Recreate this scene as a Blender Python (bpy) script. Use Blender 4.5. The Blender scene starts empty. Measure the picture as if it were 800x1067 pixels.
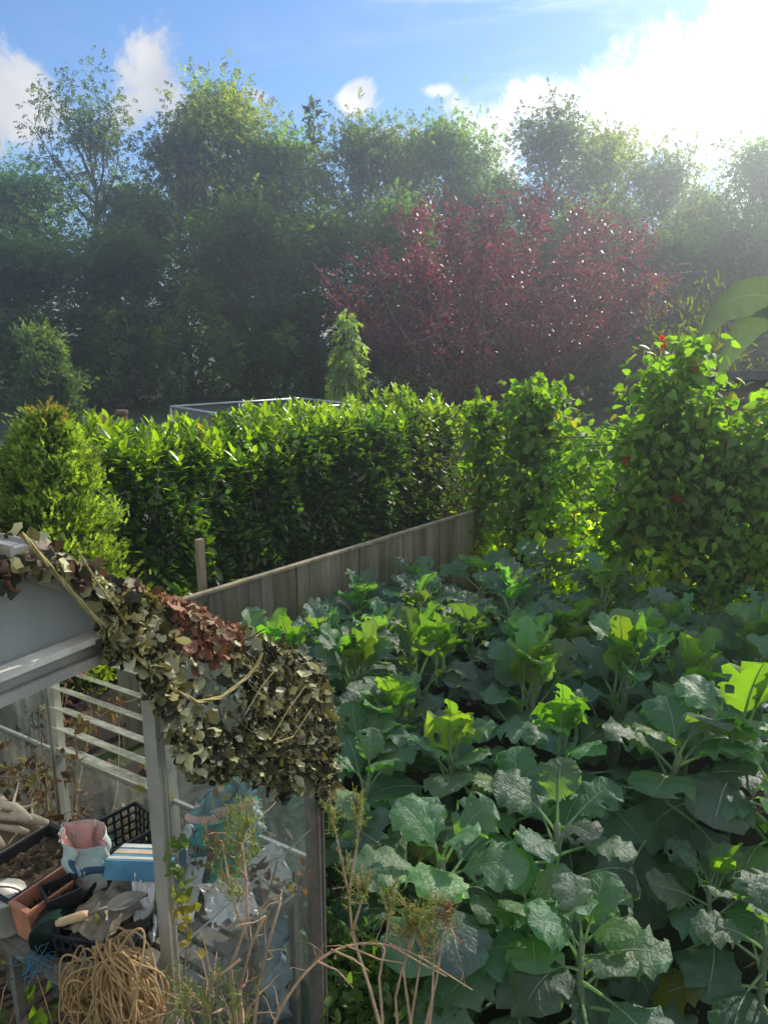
import bpy, math, random
import numpy as np
from mathutils import Vector, Matrix

R = math.radians
SC = bpy.context.scene
COL = SC.collection
PITCH = R(13.0)
CAMZ = 2.4
SUN_AZ, SUN_EL = R(41.0), R(30.0)      # azimuth from +Y towards +X


def ray(px, py):
    u, v = (px - 400) / 800.0, (533.5 - py) / 800.0
    c, s = math.cos(PITCH), math.sin(PITCH)
    return np.array([u, c + v * s, -s + v * c])


def at(px, py, D):
    d = ray(px, py)
    return np.array([0, 0, CAMZ]) + d * (D / d[1])


def atz(px, py, z):
    d = ray(px, py)
    return np.array([0, 0, CAMZ]) + d * ((z - CAMZ) / d[2])


def nrm(v):
    v = np.asarray(v, float)
    return v / np.maximum(np.linalg.norm(v, axis=-1, keepdims=True), 1e-9)


# ------------------------------------------------------------------ meshes
class MB:
    """collects vertices and faces of ONE mesh, with a colour and a leaf coordinate on every vertex"""

    def __init__(self):
        self.V, self.F, self.C, self.L = [], [], [], []
        self.n = 0

    def add(self, V, F, col=(1, 1, 1), lc=None):
        V = np.asarray(V, float).reshape(-1, 3)
        m = len(V)
        C = np.asarray(col, float)
        if C.ndim == 1:
            C = np.repeat(C[None, :3], m, 0)
        self.V.append(V)
        self.C.append(C)
        self.L.append(np.zeros((m, 3)) if lc is None else np.asarray(lc, float))
        for f in F:
            f = np.asarray(f, np.int64)
            if f.size:
                self.F.append(f.reshape(-1, f.shape[-1]) + self.n)
        self.n += m

    def tube(self, pts, rad, n=6, col=(1, 1, 1), cap=True):
        P = np.asarray(pts, float)
        k = len(P)
        rad = np.broadcast_to(np.asarray(rad, float), (k,))
        T = np.gradient(P, axis=0)
        T = nrm(T)
        ref = np.array([0, 0, 1.0]) if abs(T[0][2]) < 0.9 else np.array([1.0, 0, 0])
        A = nrm(np.cross(T, ref))
        for i in range(1, k):                      # keep the frame from flipping
            a = A[i - 1] - T[i] * np.dot(A[i - 1], T[i])
            A[i] = nrm(a)
        B = np.cross(T, A)
        th = np.arange(n) * 2 * math.pi / n
        V = (P[:, None, :] + rad[:, None, None] * (np.cos(th)[None, :, None] * A[:, None, :] + np.sin(th)[None, :, None] * B[:, None, :])).reshape(-1, 3)
        i = np.arange(k - 1)[:, None] * n
        j = np.arange(n)[None, :]
        j2 = (j + 1) % n
        F = np.stack([i + j, i + j2, i + n + j2, i + n + j], -1).reshape(-1, 4)
        fs = [F]
        if cap:
            fs.append(np.array([list(range(n))[::-1]]))
            fs.append(np.array([list(range((k - 1) * n, k * n))]))
        self.add(V, fs, col)

    def beam(self, p0, p1, w, h, up=(0, 0, 1), col=(1, 1, 1)):
        p0, p1 = np.asarray(p0, float), np.asarray(p1, float)
        t = nrm(p1 - p0)
        s = nrm(np.cross(t, up))
        u = np.cross(s, t)
        V = []
        for p in (p0, p1):
            for a, b in ((-1, -1), (1, -1), (1, 1), (-1, 1)):
                V.append(p + s * a * w / 2 + u * b * h / 2)
        F = [[0, 1, 2, 3][::-1], [4, 5, 6, 7], [0, 1, 5, 4], [1, 2, 6, 5], [2, 3, 7, 6], [3, 0, 4, 7]]
        self.add(V, [np.array(F)], col)

    def box(self, c, size, ax=None, col=(1, 1, 1)):
        c = np.asarray(c, float)
        ax = np.eye(3) if ax is None else np.asarray(ax, float)
        hx, hy, hz = (x / 2 for x in size)
        V = [c + ax[0] * a * hx + ax[1] * b * hy + ax[2] * d * hz for d in (-1, 1) for a, b in ((-1, -1), (1, -1), (1, 1), (-1, 1))]
        F = [[3, 2, 1, 0], [4, 5, 6, 7], [0, 1, 5, 4], [1, 2, 6, 5], [2, 3, 7, 6], [3, 0, 4, 7]]
        self.add(V, [np.array(F)], col)

    def quad(self, a, b, c, d, col=(1, 1, 1), nu=1, nv=1, f=None):
        a, b, c, d = (np.asarray(x, float) for x in (a, b, c, d))
        u = np.linspace(0, 1, nu + 1)[None, :, None]
        v = np.linspace(0, 1, nv + 1)[:, None, None]
        P = a * (1 - u) * (1 - v) + b * u * (1 - v) + c * u * v + d * (1 - u) * v
        if f is not None:
            P = P + f(np.broadcast_to(u, P.shape[:2] + (1,)), np.broadcast_to(v, P.shape[:2] + (1,)))
        self.add(P.reshape(-1, 3), [gridfaces(nv + 1, nu + 1)], col)

    def cards(self, P, D, N, ln, wd, tmpl, col):
        """copies of a leaf template: base points P, axis D, face normal N, lengths, widths, colours"""
        tv, tf = tmpl
        P = np.asarray(P, float)
        n = len(P)
        if n == 0:
            return
        D = nrm(D)
        S = nrm(np.cross(D, N))
        N = np.cross(S, D)
        ln = np.broadcast_to(np.asarray(ln, float), (n,))
        wd = np.broadcast_to(np.asarray(wd, float), (n,))
        tv = np.asarray(tv, float)
        V = P[:, None, :] + ln[:, None, None] * tv[None, :, 0:1] * D[:, None, :] + wd[:, None, None] * (tv[None, :, 1:2] * S[:, None, :] + tv[None, :, 2:3] * N[:, None, :])
        k = len(tv)
        C = np.asarray(col, float)
        if C.ndim == 1:
            C = np.repeat(C[None], n, 0)
        C = np.repeat(C, k, 0)
        off = (np.arange(n) * k)[:, None, None]
        fs = [(np.asarray(f)[None] + off).reshape(-1, np.asarray(f).shape[-1]) for f in tf]
        L = np.zeros((n, k, 3))
        L[:, :, 0] = tv[None, :, 1] * 2
        L[:, :, 1] = tv[None, :, 0]
        self.add(V.reshape(-1, 3), fs, C, L.reshape(-1, 3))

    def build(self, name, mat, parent=None, smooth=True):
        me = bpy.data.meshes.new(name)
        V = np.concatenate(self.V) if self.V else np.zeros((0, 3))
        if parent is not None:
            V = V - np.array(world_loc(parent))
        me.vertices.add(len(V))
        me.vertices.foreach_set('co', V.astype(np.float32).ravel())
        tot = np.concatenate([np.full(len(f), f.shape[1], np.int32) for f in self.F])
        idx = np.concatenate([f.ravel() for f in self.F]).astype(np.int32)
        start = np.concatenate([[0], np.cumsum(tot)[:-1]]).astype(np.int32)
        me.loops.add(len(idx))
        me.loops.foreach_set('vertex_index', idx)
        me.polygons.add(len(tot))
        me.polygons.foreach_set('loop_start', start)
        me.polygons.foreach_set('loop_total', tot)
        me.polygons.foreach_set('use_smooth', np.full(len(tot), smooth))
        a = me.attributes.new('tint', 'FLOAT_COLOR', 'POINT')
        C = np.concatenate(self.C)
        a.data.foreach_set('color', np.concatenate([C, np.ones((len(C), 1))], 1).astype(np.float32).ravel())
        b = me.attributes.new('leafco', 'FLOAT_VECTOR', 'POINT')
        b.data.foreach_set('vector', np.concatenate(self.L).astype(np.float32).ravel())
        me.update(calc_edges=True)
        me.validate()
        if mat is not None:
            me.materials.append(mat)
        o = bpy.data.objects.new(name, me)
        COL.objects.link(o)
        if parent is not None:
            o.parent = parent
        return o


def world_loc(o):
    p = np.array(o.location)
    while o.parent is not None:
        o = o.parent
        p = p + np.array(o.location)
    return p


def gridfaces(nr, nc):
    i = np.arange(nr - 1)[:, None] * nc
    j = np.arange(nc - 1)[None, :]
    return np.stack([i + j, i + j + 1, i + nc + j + 1, i + nc + j], -1).reshape(-1, 4)


def tag(o, label=None, cat=None, group=None, kind=None):
    if label:
        o['label'] = label
    if cat:
        o['category'] = cat
    if group:
        o['group'] = group
    if kind:
        o['kind'] = kind
    return o


def thing(name, loc, label, cat, group=None, rz=0.0):
    o = bpy.data.objects.new(name, None)
    o.empty_display_size = 0.1
    COL.objects.link(o)
    o.location = tuple(float(x) for x in loc)
    o.rotation_euler = (0, 0, rz)
    return tag(o, label, cat, group)


def copy_thing(src, loc, rz, scale, label, group=None):
    r = src.copy()
    COL.objects.link(r)
    r.location = tuple(float(x) for x in loc)
    r.rotation_euler = (0, 0, rz)
    r.scale = scale if isinstance(scale, tuple) else (scale,) * 3
    r['label'] = label
    if group:
        r['group'] = group
    for ch in list(src.children):
        c = ch.copy()
        COL.objects.link(c)
        c.parent = r
        for g in list(ch.children):
            d = g.copy()
            COL.objects.link(d)
            d.parent = c
    return r


# ------------------------------------------------------------------ materials
class NT:
    def __init__(self, m):
        m.use_nodes = True
        self.t = m.node_tree
        self.t.nodes.clear()

    def n(self, typ, **kw):
        x = self.t.nodes.new(typ)
        for k, v in kw.items():
            if k.startswith('i_'):
                key = k[2:].replace('_', ' ')
                x.inputs[key].default_value = v
            else:
                setattr(x, k, v)
        return x

    def l(self, a, b):
        self.t.links.new(a, b)

    def math(self, op, a, b=None, c=None, clamp=False):
        x = self.t.nodes.new('ShaderNodeMath')
        x.operation = op
        x.use_clamp = clamp
        for i, v in enumerate((a, b, c)):
            if v is None:
                continue
            if isinstance(v, (int, float)):
                x.inputs[i].default_value = v
            else:
                self.l(v, x.inputs[i])
        return x.outputs[0]

    def mix(self, fac, a, b, mode='MIX'):
        x = self.t.nodes.new('ShaderNodeMix')
        x.data_type = 'RGBA'
        x.blend_type = mode
        for sock, v in ((x.inputs[0], fac), (x.inputs[6], a), (x.inputs[7], b)):
            if isinstance(v, (int, float)):
                sock.default_value = v
            elif isinstance(v, (tuple, list)):
                sock.default_value = tuple(v) + ((1,) if len(v) == 3 else ())
            else:
                self.l(v, sock)
        return x.outputs[2]

    def noise(self, scale, detail=3, vec=None, dist=0.0, rough=0.5):
        x = self.n('ShaderNodeTexNoise')
        x.inputs['Scale'].default_value = scale
        x.inputs['Detail'].default_value = detail
        x.inputs['Distortion'].default_value = dist
        x.inputs['Roughness'].default_value = rough
        if vec is not None:
            self.l(vec, x.inputs['Vector'])
        return x.outputs['Fac']

    def ramp(self, fac, stops):
        x = self.n('ShaderNodeValToRGB')
        e = x.color_ramp.elements
        while len(e) < len(stops):
            e.new(0.5)
        for s, (p, c) in zip(e, stops):
            s.position = p
            s.color = tuple(c) + ((1,) if len(c) == 3 else ())
        self.l(fac, x.inputs[0])
        return x.outputs[0]

    def sstep(self, x, a, b):
        m = self.n('ShaderNodeMapRange', interpolation_type='SMOOTHSTEP')
        m.inputs[1].default_value = a
        m.inputs[2].default_value = b
        self.l(x, m.inputs[0])
        return m.outputs[0]

    def out(self, sh, vol=None):
        o = self.n('ShaderNodeOutputMaterial')
        if sh is not None:
            self.l(sh, o.inputs['Surface'])
        if vol is not None:
            self.l(vol, o.inputs['Volume'])


def leaf_mat(name, trans=(2.5, 3.0, 0.6), fac=0.45, rough=0.5, spec=0.4, veins=False, gain=1.0, bump=0.0):
    """two-sided leaf: waxy front that also lets light through"""
    m = bpy.data.materials.new(name)
    t = NT(m)
    col = t.n('ShaderNodeAttribute', attribute_name='tint').outputs['Color']
    inf = t.n('ShaderNodeObjectInfo')
    r = t.math('MULTIPLY_ADD', inf.outputs['Random'], 0.3, 0.85 * gain)
    cc = t.n('ShaderNodeVectorMath', operation='SCALE')
    t.l(col, cc.inputs[0])
    t.l(r, cc.inputs['Scale'])
    col = cc.outputs[0]
    geo = t.n('ShaderNodeNewGeometry')
    p = t.n('ShaderNodeBsdfPrincipled')
    tcol = t.mix(1.0, col, trans, 'MULTIPLY')
    if veins:
        lc = t.n('ShaderNodeAttribute', attribute_name='leafco').outputs['Vector']
        s = t.n('ShaderNodeSeparateXYZ')
        t.l(lc, s.inputs[0])
        au = t.math('ABSOLUTE', s.outputs[0])
        w = t.math('MULTIPLY_ADD', s.outputs[1], -0.05, 0.07)
        mid = t.math('SUBTRACT', 1.0, t.math('DIVIDE', au, w), clamp=True)
        mid = t.sstep(mid, 0.0, 0.5)
        ph = t.math('MULTIPLY_ADD', s.outputs[1], 7.0, t.math('MULTIPLY', au, -2.2))
        ph = t.math('ABSOLUTE', t.math('SUBTRACT', t.math('FRACT', ph), 0.5))
        side = t.math('MULTIPLY', t.sstep(ph, 0.07, 0.0), t.math('SUBTRACT', 1.0, t.math('MULTIPLY', au, 0.9), clamp=True))
        ob = t.n('ShaderNodeTexCoord').outputs['Object']
        vn = t.noise(70, 3, ob)
        v = t.math('MAXIMUM', mid, t.math('MULTIPLY', side, 0.5))
        blot = t.noise(9, 3, ob)
        col = t.mix(t.math('MULTIPLY', t.sstep(blot, 0.45, 0.8), 0.35), col, t.mix(1.0, col, (1.5, 1.35, 1.2), 'MULTIPLY'))
        col = t.mix(t.math('MULTIPLY', v, 0.85), col, (0.30, 0.37, 0.26))
        tcol = t.mix(t.math('MULTIPLY', v, 0.5), tcol, (0.28, 0.4, 0.12))
        bm = t.n('ShaderNodeBump')
        bm.inputs['Strength'].default_value = 0.8
        bm.inputs['Distance'].default_value = 0.010
        t.l(t.math('ADD', t.math('MULTIPLY', v, -0.8), t.math('MULTIPLY', vn, 0.7)), bm.inputs['Height'])
        t.l(bm.outputs[0], p.inputs['Normal'])
    t.l(col, p.inputs['Base Color'])
    p.inputs['Roughness'].default_value = rough
    p.inputs['Specular IOR Level'].default_value = spec
    tr = t.n('ShaderNodeBsdfTranslucent')
    t.l(tcol, tr.inputs['Color'])
    mx = t.n('ShaderNodeMixShader')
    mx.inputs[0].default_value = fac
    t.l(p.outputs[0], mx.inputs[1])
    t.l(tr.outputs[0], mx.inputs[2])
    t.out(mx.outputs[0])
    return m


def solid(name, c, rough=0.6, spec=0.4, metal=0.0, nscale=20.0, namt=0.35, bump=0.2, tint=False, c2=None, stretch=None, dist=0.004):
    """weathered opaque surface: two noise scales in colour, bump and roughness"""
    m = bpy.data.materials.new(name)
    t = NT(m)
    p = t.n('ShaderNodeBsdfPrincipled')
    ob = t.n('ShaderNodeTexCoord').outputs['Object']
    if stretch:
        mp = t.n('ShaderNodeMapping')
        mp.inputs['Scale'].default_value = stretch
        t.l(ob, mp.inputs[0])
        ob = mp.outputs[0]
    n1 = t.noise(nscale, 5, ob, 0.3, 0.6)
    n2 = t.noise(nscale * 0.23, 3, ob)
    base = t.n('ShaderNodeAttribute', attribute_name='tint').outputs['Color'] if tint else None
    lo = tuple(x * (1 - namt) for x in c)
    hi = c2 or tuple(min(1, x * (1 + namt)) for x in c)
    k = t.math('MULTIPLY_ADD', n1, 0.6, t.math('MULTIPLY', n2, 0.4))
    col = t.ramp(k, [(0.32, lo), (0.68, hi)])
    if tint:
        col = t.mix(1.0, base, col, 'MULTIPLY')
    t.l(col, p.inputs['Base Color'])
    t.l(t.math('MULTIPLY_ADD', n2, 0.3, rough - 0.15, clamp=True), p.inputs['Roughness'])
    p.inputs['Specular IOR Level'].default_value = spec
    p.inputs['Metallic'].default_value = metal
    if bump:
        b = t.n('ShaderNodeBump')
        b.inputs['Strength'].default_value = bump
        b.inputs['Distance'].default_value = dist
        t.l(n1, b.inputs['Height'])
        t.l(b.outputs[0], p.inputs['Normal'])
    t.out(p.outputs[0])
    return m


def glass_mat(name, dirt=0.16, tint=(0.9, 0.95, 0.93), dcol=(0.35, 0.4, 0.36), clear=0.0):
    m = bpy.data.materials.new(name)
    t = NT(m)
    ob = t.n('ShaderNodeTexCoord').outputs['Object']
    tr = t.n('ShaderNodeBsdfTransparent')
    tr.inputs[0].default_value = tint + (1,)
    gl = t.n('ShaderNodeBsdfGlossy')
    gl.inputs['Roughness'].default_value = 0.05
    ge = t.n('ShaderNodeNewGeometry')
    dt = t.n('ShaderNodeVectorMath', operation='DOT_PRODUCT')
    t.l(ge.outputs['Normal'], dt.inputs[0])
    t.l(ge.outputs['Incoming'], dt.inputs[1])
    cs_ = t.math('SUBTRACT', 1.0, t.math('ABSOLUTE', dt.outputs['Value']), clamp=True)
    fres = t.math('MULTIPLY_ADD', t.math('POWER', cs_, 5.0), 0.85, 0.06)
    m1 = t.n('ShaderNodeMixShader')
    t.l(fres, m1.inputs[0])
    t.l(tr.outputs[0], m1.inputs[1])
    t.l(gl.outputs[0], m1.inputs[2])
    df = t.n('ShaderNodeBsdfDiffuse')
    df.inputs[0].default_value = dcol + (1,)
    tl = t.n('ShaderNodeBsdfTranslucent')
    tl.inputs[0].default_value = dcol + (1,)
    ad = t.n('ShaderNodeMixShader')
    ad.inputs[0].default_value = 0.5
    t.l(df.outputs[0], ad.inputs[1])
    t.l(tl.outputs[0], ad.inputs[2])
    n1 = t.noise(2.6, 5, ob, 0.8, 0.6)
    mp = t.n('ShaderNodeMapping')
    mp.inputs['Scale'].default_value = (14, 14, 1.2)
    t.l(ob, mp.inputs[0])
    n2 = t.noise(2.0, 4, mp.outputs[0], 0.3)
    k = t.math('MULTIPLY', t.sstep(n1, 0.3, 0.75), t.math('MULTIPLY_ADD', t.sstep(n2, 0.35, 0.75), 0.7, 0.5))
    k = t.math('MULTIPLY_ADD', k, dirt * 1.6, dirt * 0.3, clamp=True)
    m2 = t.n('ShaderNodeMixShader')
    t.l(k, m2.inputs[0])
    t.l(m1.outputs[0], m2.inputs[1])
    t.l(ad.outputs[0], m2.inputs[2])
    t.out(m2.outputs[0])
    return m


# leaf templates: (along, side, up) with length 1 and width 1
T_LEAF = ([(0, 0, 0), (0.35, -0.5, 0.14), (0.75, -0.34, 0.1), (1, 0, -0.12), (0.75, 0.34, 0.1), (0.35, 0.5, 0.14), (0.5, 0, 0)],
          [np.array([[0, 6, 1], [1, 6, 2], [2, 6, 3], [3, 6, 4], [4, 6, 5], [5, 6, 0]])])
T_DIAM = ([(0, 0, 0), (0.45, -0.5, 0.16), (1, 0, -0.08), (0.45, 0.5, 0.16)], [np.array([[0, 2, 1], [0, 3, 2]])])
T_HEART = ([(0, 0, 0), (-0.12, -0.3, 0.05), (0.25, -0.52, 0.12), (0.65, -0.3, 0.08), (1, 0, -0.1), (0.65, 0.3, 0.08), (0.25, 0.52, 0.12), (-0.12, 0.3, 0.05), (0.4, 0, 0)],
           [np.array([[0, 8, 1], [1, 8, 2], [2, 8, 3], [3, 8, 4], [4, 8, 5], [5, 8, 6], [6, 8, 7], [7, 8, 0]])])
T_NEEDLE = ([(0, 0, 0), (0.5, -0.5, 0.1), (1, 0, 0), (0.5, 0.5, 0.1)], [np.array([[0, 1, 2, 3]])])
T_SPRAY = ([(0, 0, 0), (0.3, -0.32, 0.03), (0.38, -0.1, 0.05), (0.62, -0.4, 0.0), (0.66, -0.1, 0.03), (1, 0, -0.1), (0.66, 0.1, 0.03), (0.62, 0.4, 0), (0.38, 0.1, 0.05), (0.3, 0.32, 0.03)],
           [np.array([[0, 1, 2], [2, 3, 4], [0, 8, 9], [8, 6, 7], [4, 5, 6]]), np.array([[0, 2, 4, 6], ]), np.array([[0, 6, 8]])])
# a twig with six leaves, used for trees far away
def _twig():
    V, F = [], []
    for k, (x, a) in enumerate(((0.05, 60), (0.15, -65), (0.4, 50), (0.5, -52), (0.62, 22), (0.68, -20))):
        ca, sa = math.cos(R(a)), math.sin(R(a))
        L, W = 0.42, 0.13
        up = (0.08, -0.05, 0.12, 0.0, 0.1, -0.06)[k]
        b = len(V)
        V += [(x, 0, 0), (x + ca * L * .5 - sa * W, sa * L * .5 + ca * W, up * 1.6), (x + ca * L, sa * L, up), (x + ca * L * .5 + sa * W, sa * L * .5 - ca * W, up * .4)]
        F.append([b, b + 1, b + 2, b + 3])
    return V, [np.array(F)]
T_TWIG = _twig()


def rdir(rng, n):
    return nrm(rng.normal(size=(n, 3)))

# ================================================================== camera, sky, sun, haze
cam = bpy.data.cameras.new('camera')
cam.sensor_fit = 'HORIZONTAL'
cam.sensor_width = 36.0
cam.lens = 36.0
cam.clip_start = 0.05
cam.clip_end = 3000
cob = bpy.data.objects.new('camera', cam)
COL.objects.link(cob)
cob.location = (0, 0, CAMZ)
cob.rotation_euler = (R(90) - PITCH, 0, 0)
SC.camera = cob
SC.view_settings.view_transform = 'Standard'
SC.view_settings.look = 'None'
SC.view_settings.exposure = 0
SC.view_settings.gamma = 1
SC.cycles.max_bounces = 5
SC.cycles.diffuse_bounces = 2
SC.cycles.glossy_bounces = 2
SC.cycles.transmission_bounces = 2
SC.cycles.transparent_max_bounces = 9
SC.cycles.volume_bounces = 0
SC.cycles.use_denoising = True
SC.cycles.use_adaptive_sampling = True
SC.cycles.adaptive_threshold = 0.02
SC.cycles.sample_clamp_indirect = 4.0
SC.cycles.caustics_reflective = False
SC.cycles.caustics_refractive = False

SUNV = np.array([math.sin(SUN_AZ) * math.cos(SUN_EL), math.cos(SUN_AZ) * math.cos(SUN_EL), math.sin(SUN_EL)])
sl = bpy.data.lights.new('sun', 'SUN')
sl.energy = 5.0
sl.angle = R(0.53)
sl.color = (1.0, 0.93, 0.82)
so = bpy.data.objects.new('sun', sl)
COL.objects.link(so)
so.location = tuple(SUNV * 60)
so.rotation_euler = Vector(tuple(SUNV)).to_track_quat('Z', 'Y').to_euler()

W = bpy.data.worlds.new('World')
SC.world = W
W.use_nodes = True
wt = NT(W)
sky = wt.n('ShaderNodeTexSky')
sky.sky_type = 'NISHITA'
sky.sun_disc = False
sky.sun_elevation = SUN_EL
sky.sun_rotation = SUN_AZ
sky.altitude = 50
sky.air_density = 1.0
sky.dust_density = 0.35
sky.ozone_density = 3.0
bg1 = wt.n('ShaderNodeBackground')
bg1.inputs[1].default_value = 0.15
wt.l(wt.mix(1.0, sky.outputs[0], (0.84, 1.0, 1.18), 'MULTIPLY'), bg1.inputs[0])
# clouds: soft blobs at chosen directions, broken up by noise
vec = wt.n('ShaderNodeTexCoord').outputs['Generated']


def cdir(px, py):
    return tuple(nrm(ray(px, py)))


def blob(px, py, rad, soft, sq=1.0):
    """1 inside an angular radius (degrees) of a direction, easing to 0"""
    d = cdir(px, py)
    s = wt.n('ShaderNodeVectorMath', operation='SUBTRACT')
    wt.l(vec, s.inputs[0])
    s.inputs[1].default_value = d
    m = wt.n('ShaderNodeVectorMath', operation='MULTIPLY')
    wt.l(s.outputs[0], m.inputs[0])
    m.inputs[1].default_value = (1, 1, sq)
    L = wt.n('ShaderNodeVectorMath', operation='LENGTH')
    wt.l(m.outputs[0], L.inputs[0])
    return wt.math('SUBTRACT', 1.0, wt.math('DIVIDE', L.outputs['Value'], math.radians(rad)), clamp=True)


mask = None
for px, py, rad, w, sq in ((8, 95, 4.6, 1.0, 1.0), (-90, 120, 8.0, 1.0, 1.3), (160, 92, 4.6, 1.0, 0.85), (190, 150, 4.5, .9, 1), (373, 103, 2.2, 1.0, 1.2), (640, 135, 8.0, 1.0, 1.7),
                           (560, 108, 6.0, 0.8, 2.2), (515, 135, 6.5, .8, 1.6), (760, 95, 8.5, 1.1, 0.9), (900, 100, 15, 1.5, 1.0), (870, -40, 12, 1.2, 0.9), (690, 45, 3.6, 0.55, 2.6), (455, 94, 1.8, 0.7, 2.6), (262, 95, 1.2, .6, 1.4)):
    b = wt.math('MULTIPLY', blob(px, py, rad, 0, sq), w * 1.5)
    mask = b if mask is None else wt.math('MAXIMUM', mask, b)
n1 = wt.noise(9.0, 10, vec, 0.7, 0.66)
n2 = wt.noise(34.0, 5, vec, 0.2, 0.6)
dens = wt.math('ADD', mask, wt.math('MULTIPLY_ADD', n1, 2.9, -1.62))
dens = wt.math('ADD', dens, wt.math('MULTIPLY_ADD', n2, 0.4, -0.2))
# unseen bright cumulus added behind the camera as fill light
sepd = wt.n('ShaderNodeSeparateXYZ')
wt.l(vec, sepd.inputs[0])
back = wt.math('MULTIPLY', wt.sstep(sepd.outputs[1], 0.25, -0.25), wt.sstep(sepd.outputs[2], 0.0, 0.15))
nbk = wt.noise(2.6, 6, vec, 0.3, 0.6)
backc = wt.math('MULTIPLY', back, wt.sstep(nbk, 0.36, 0.56))
cl = wt.math('MAXIMUM', wt.sstep(dens, 0.22, 0.8), backc)
# thin high veil
mpv = wt.n('ShaderNodeMapping')
mpv.inputs['Scale'].default_value = (3, 3, 14)
mpv.inputs['Rotation'].default_value = (0.25, 0.5, 0)
wt.l(vec, mpv.inputs[0])
nv = wt.noise(1.6, 6, mpv.outputs[0], 0.6, 0.6)
sund = wt.n('ShaderNodeVectorMath', operation='DOT_PRODUCT')
wt.l(vec, sund.inputs[0])
sund.inputs[1].default_value = tuple(SUNV)
near = wt.sstep(sund.outputs['Value'], 0.6, 1.0)
veil = wt.math('MULTIPLY', wt.sstep(nv, 0.45, 0.8), wt.math('MULTIPLY_ADD', near, 0.5, 0.12))
cl = wt.math('MAXIMUM', cl, veil)
sh = wt.noise(7.0, 4, vec, 0.2)
ccol = wt.mix(wt.sstep(sh, 0.35, 0.65), (0.62, 0.68, 0.78), (0.95, 0.95, 0.95))
bright = wt.math('ADD', wt.math('MULTIPLY_ADD', near, 0.9, 1.0), wt.math('MULTIPLY', backc, 0.35))
bg2 = wt.n('ShaderNodeBackground')
wt.l(ccol, bg2.inputs[0])
wt.l(bright, bg2.inputs[1])
mxw = wt.n('ShaderNodeMixShader')
wt.l(cl, mxw.inputs[0])
wt.l(bg1.outputs[0], mxw.inputs[1])
wt.l(bg2.outputs[0], mxw.inputs[2])
wo = wt.n('ShaderNodeOutputWorld')
wt.l(mxw.outputs[0], wo.inputs[0])
W.cycles.sampling_method = 'MANUAL'
W.cycles.sample_map_resolution = 512

HAZE = 0.0100
hm = bpy.data.materials.new('haze')
ht = NT(hm)
vs = ht.n('ShaderNodeVolumeScatter')
vs.inputs['Color'].default_value = (0.86, 0.94, 1.0, 1)
vs.inputs['Density'].default_value = HAZE
vs.inputs['Anisotropy'].default_value = 0.84
ht.out(None, vs.outputs[0])
hz = MB()
hz.box((0, 25, 2.75), (110, 90, 9.5))
ho = hz.build('haze', hm, None, False)
tag(ho, 'thin sunlit haze hanging over the garden and the wood', 'haze', kind='stuff')

# ================================================================== ground
gm = bpy.data.materials.new('garden_soil')
t = NT(gm)
ob = t.n('ShaderNodeTexCoord').outputs['Object']
p = t.n('ShaderNodeBsdfPrincipled')
nn = t.noise(9, 6, ob, 0.3, 0.65)
nb = t.noise(55, 5, ob, 0.2, 0.7)
k = t.math('MULTIPLY_ADD', nn, 0.55, t.math('MULTIPLY', nb, 0.45))
col = t.ramp(k, [(0.3, (0.014, 0.010, 0.007)), (0.52, (0.035, 0.025, 0.017)), (0.72, (0.075, 0.056, 0.038))])
t.l(col, p.inputs['Base Color'])
p.inputs['Roughness'].default_value = 0.95
bm_ = t.n('ShaderNodeBump')
bm_.inputs['Strength'].default_value = 0.9
bm_.inputs['Distance'].default_value = 0.03
t.l(k, bm_.inputs['Height'])
t.l(bm_.outputs[0], p.inputs['Normal'])
t.out(p.outputs[0])
fm = bpy.data.materials.new('meadow_ground')
t = NT(fm)
ob = t.n('ShaderNodeTexCoord').outputs['Object']
p = t.n('ShaderNodeBsdfPrincipled')
col = t.ramp(t.noise(0.6, 6, ob, 0.2, 0.65), [(0.3, (0.02, 0.03, 0.012)), (0.7, (0.05, 0.075, 0.025))])
t.l(col, p.inputs['Base Color'])
p.inputs['Roughness'].default_value = 0.95
t.out(p.outputs[0])
g = MB()
g.quad((-900, -400, -0.03), (900, -400, -0.03), (900, 1500, -0.03), (-900, 1500, -0.03), nu=4, nv=4)
tag(g.build('ground', fm, None, False), kind='structure')
rng = np.random.default_rng(5)
xs = np.linspace(-3.2, 6.2, 150)
ys = np.linspace(0.3, 9.0, 140)
X, Y = np.meshgrid(xs, ys)
Z = np.zeros_like(X)
for _ in range(60):
    a, f = rng.uniform(0, 6.28), rng.uniform(2, 26)
    Z += np.sin((X * math.cos(a) + Y * math.sin(a)) * f + rng.uniform(0, 6.28)) * 0.009 / (f / 4) ** 0.8
Z += rng.normal(size=Z.shape) * 0.006
edge = np.minimum(np.minimum(X - xs[0], xs[-1] - X), np.minimum(Y - ys[0], ys[-1] - Y))
Z = np.where(edge < 0.05, -0.04, Z + 0.005)
g = MB()
g.add(np.stack([X, Y, Z], -1).reshape(-1, 3), [gridfaces(140, 150)])
tag(g.build('vegetable_bed_soil', gm), kind='structure')

# ================================================================== woodland
bark = solid('tree_bark', (0.12, 0.10, 0.075), 0.9, 0.2, 0, 9, 0.5, 0.6, stretch=(1, 1, 0.25), dist=0.03)
bark_grey = solid('grey_bark', (0.16, 0.145, 0.125), 0.85, 0.2, 0, 12, 0.4, 0.5, stretch=(1, 1, 0.3), dist=0.02)
wleaf = leaf_mat('woodland_leaf', (4.2, 4.6, 0.7), 0.46, 0.55, 0.35)


def limb(p0, d, L, rng, n=7, wob=0.12, rise=0.15):
    P = [np.array(p0, float)]
    d = nrm(np.array(d, float))
    for i in range(n):
        d = nrm(d + rng.normal(size=3) * wob + np.array([0, 0, rise / n * 2]))
        P.append(P[-1] + d * L / n)
    return np.array(P), d


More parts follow.
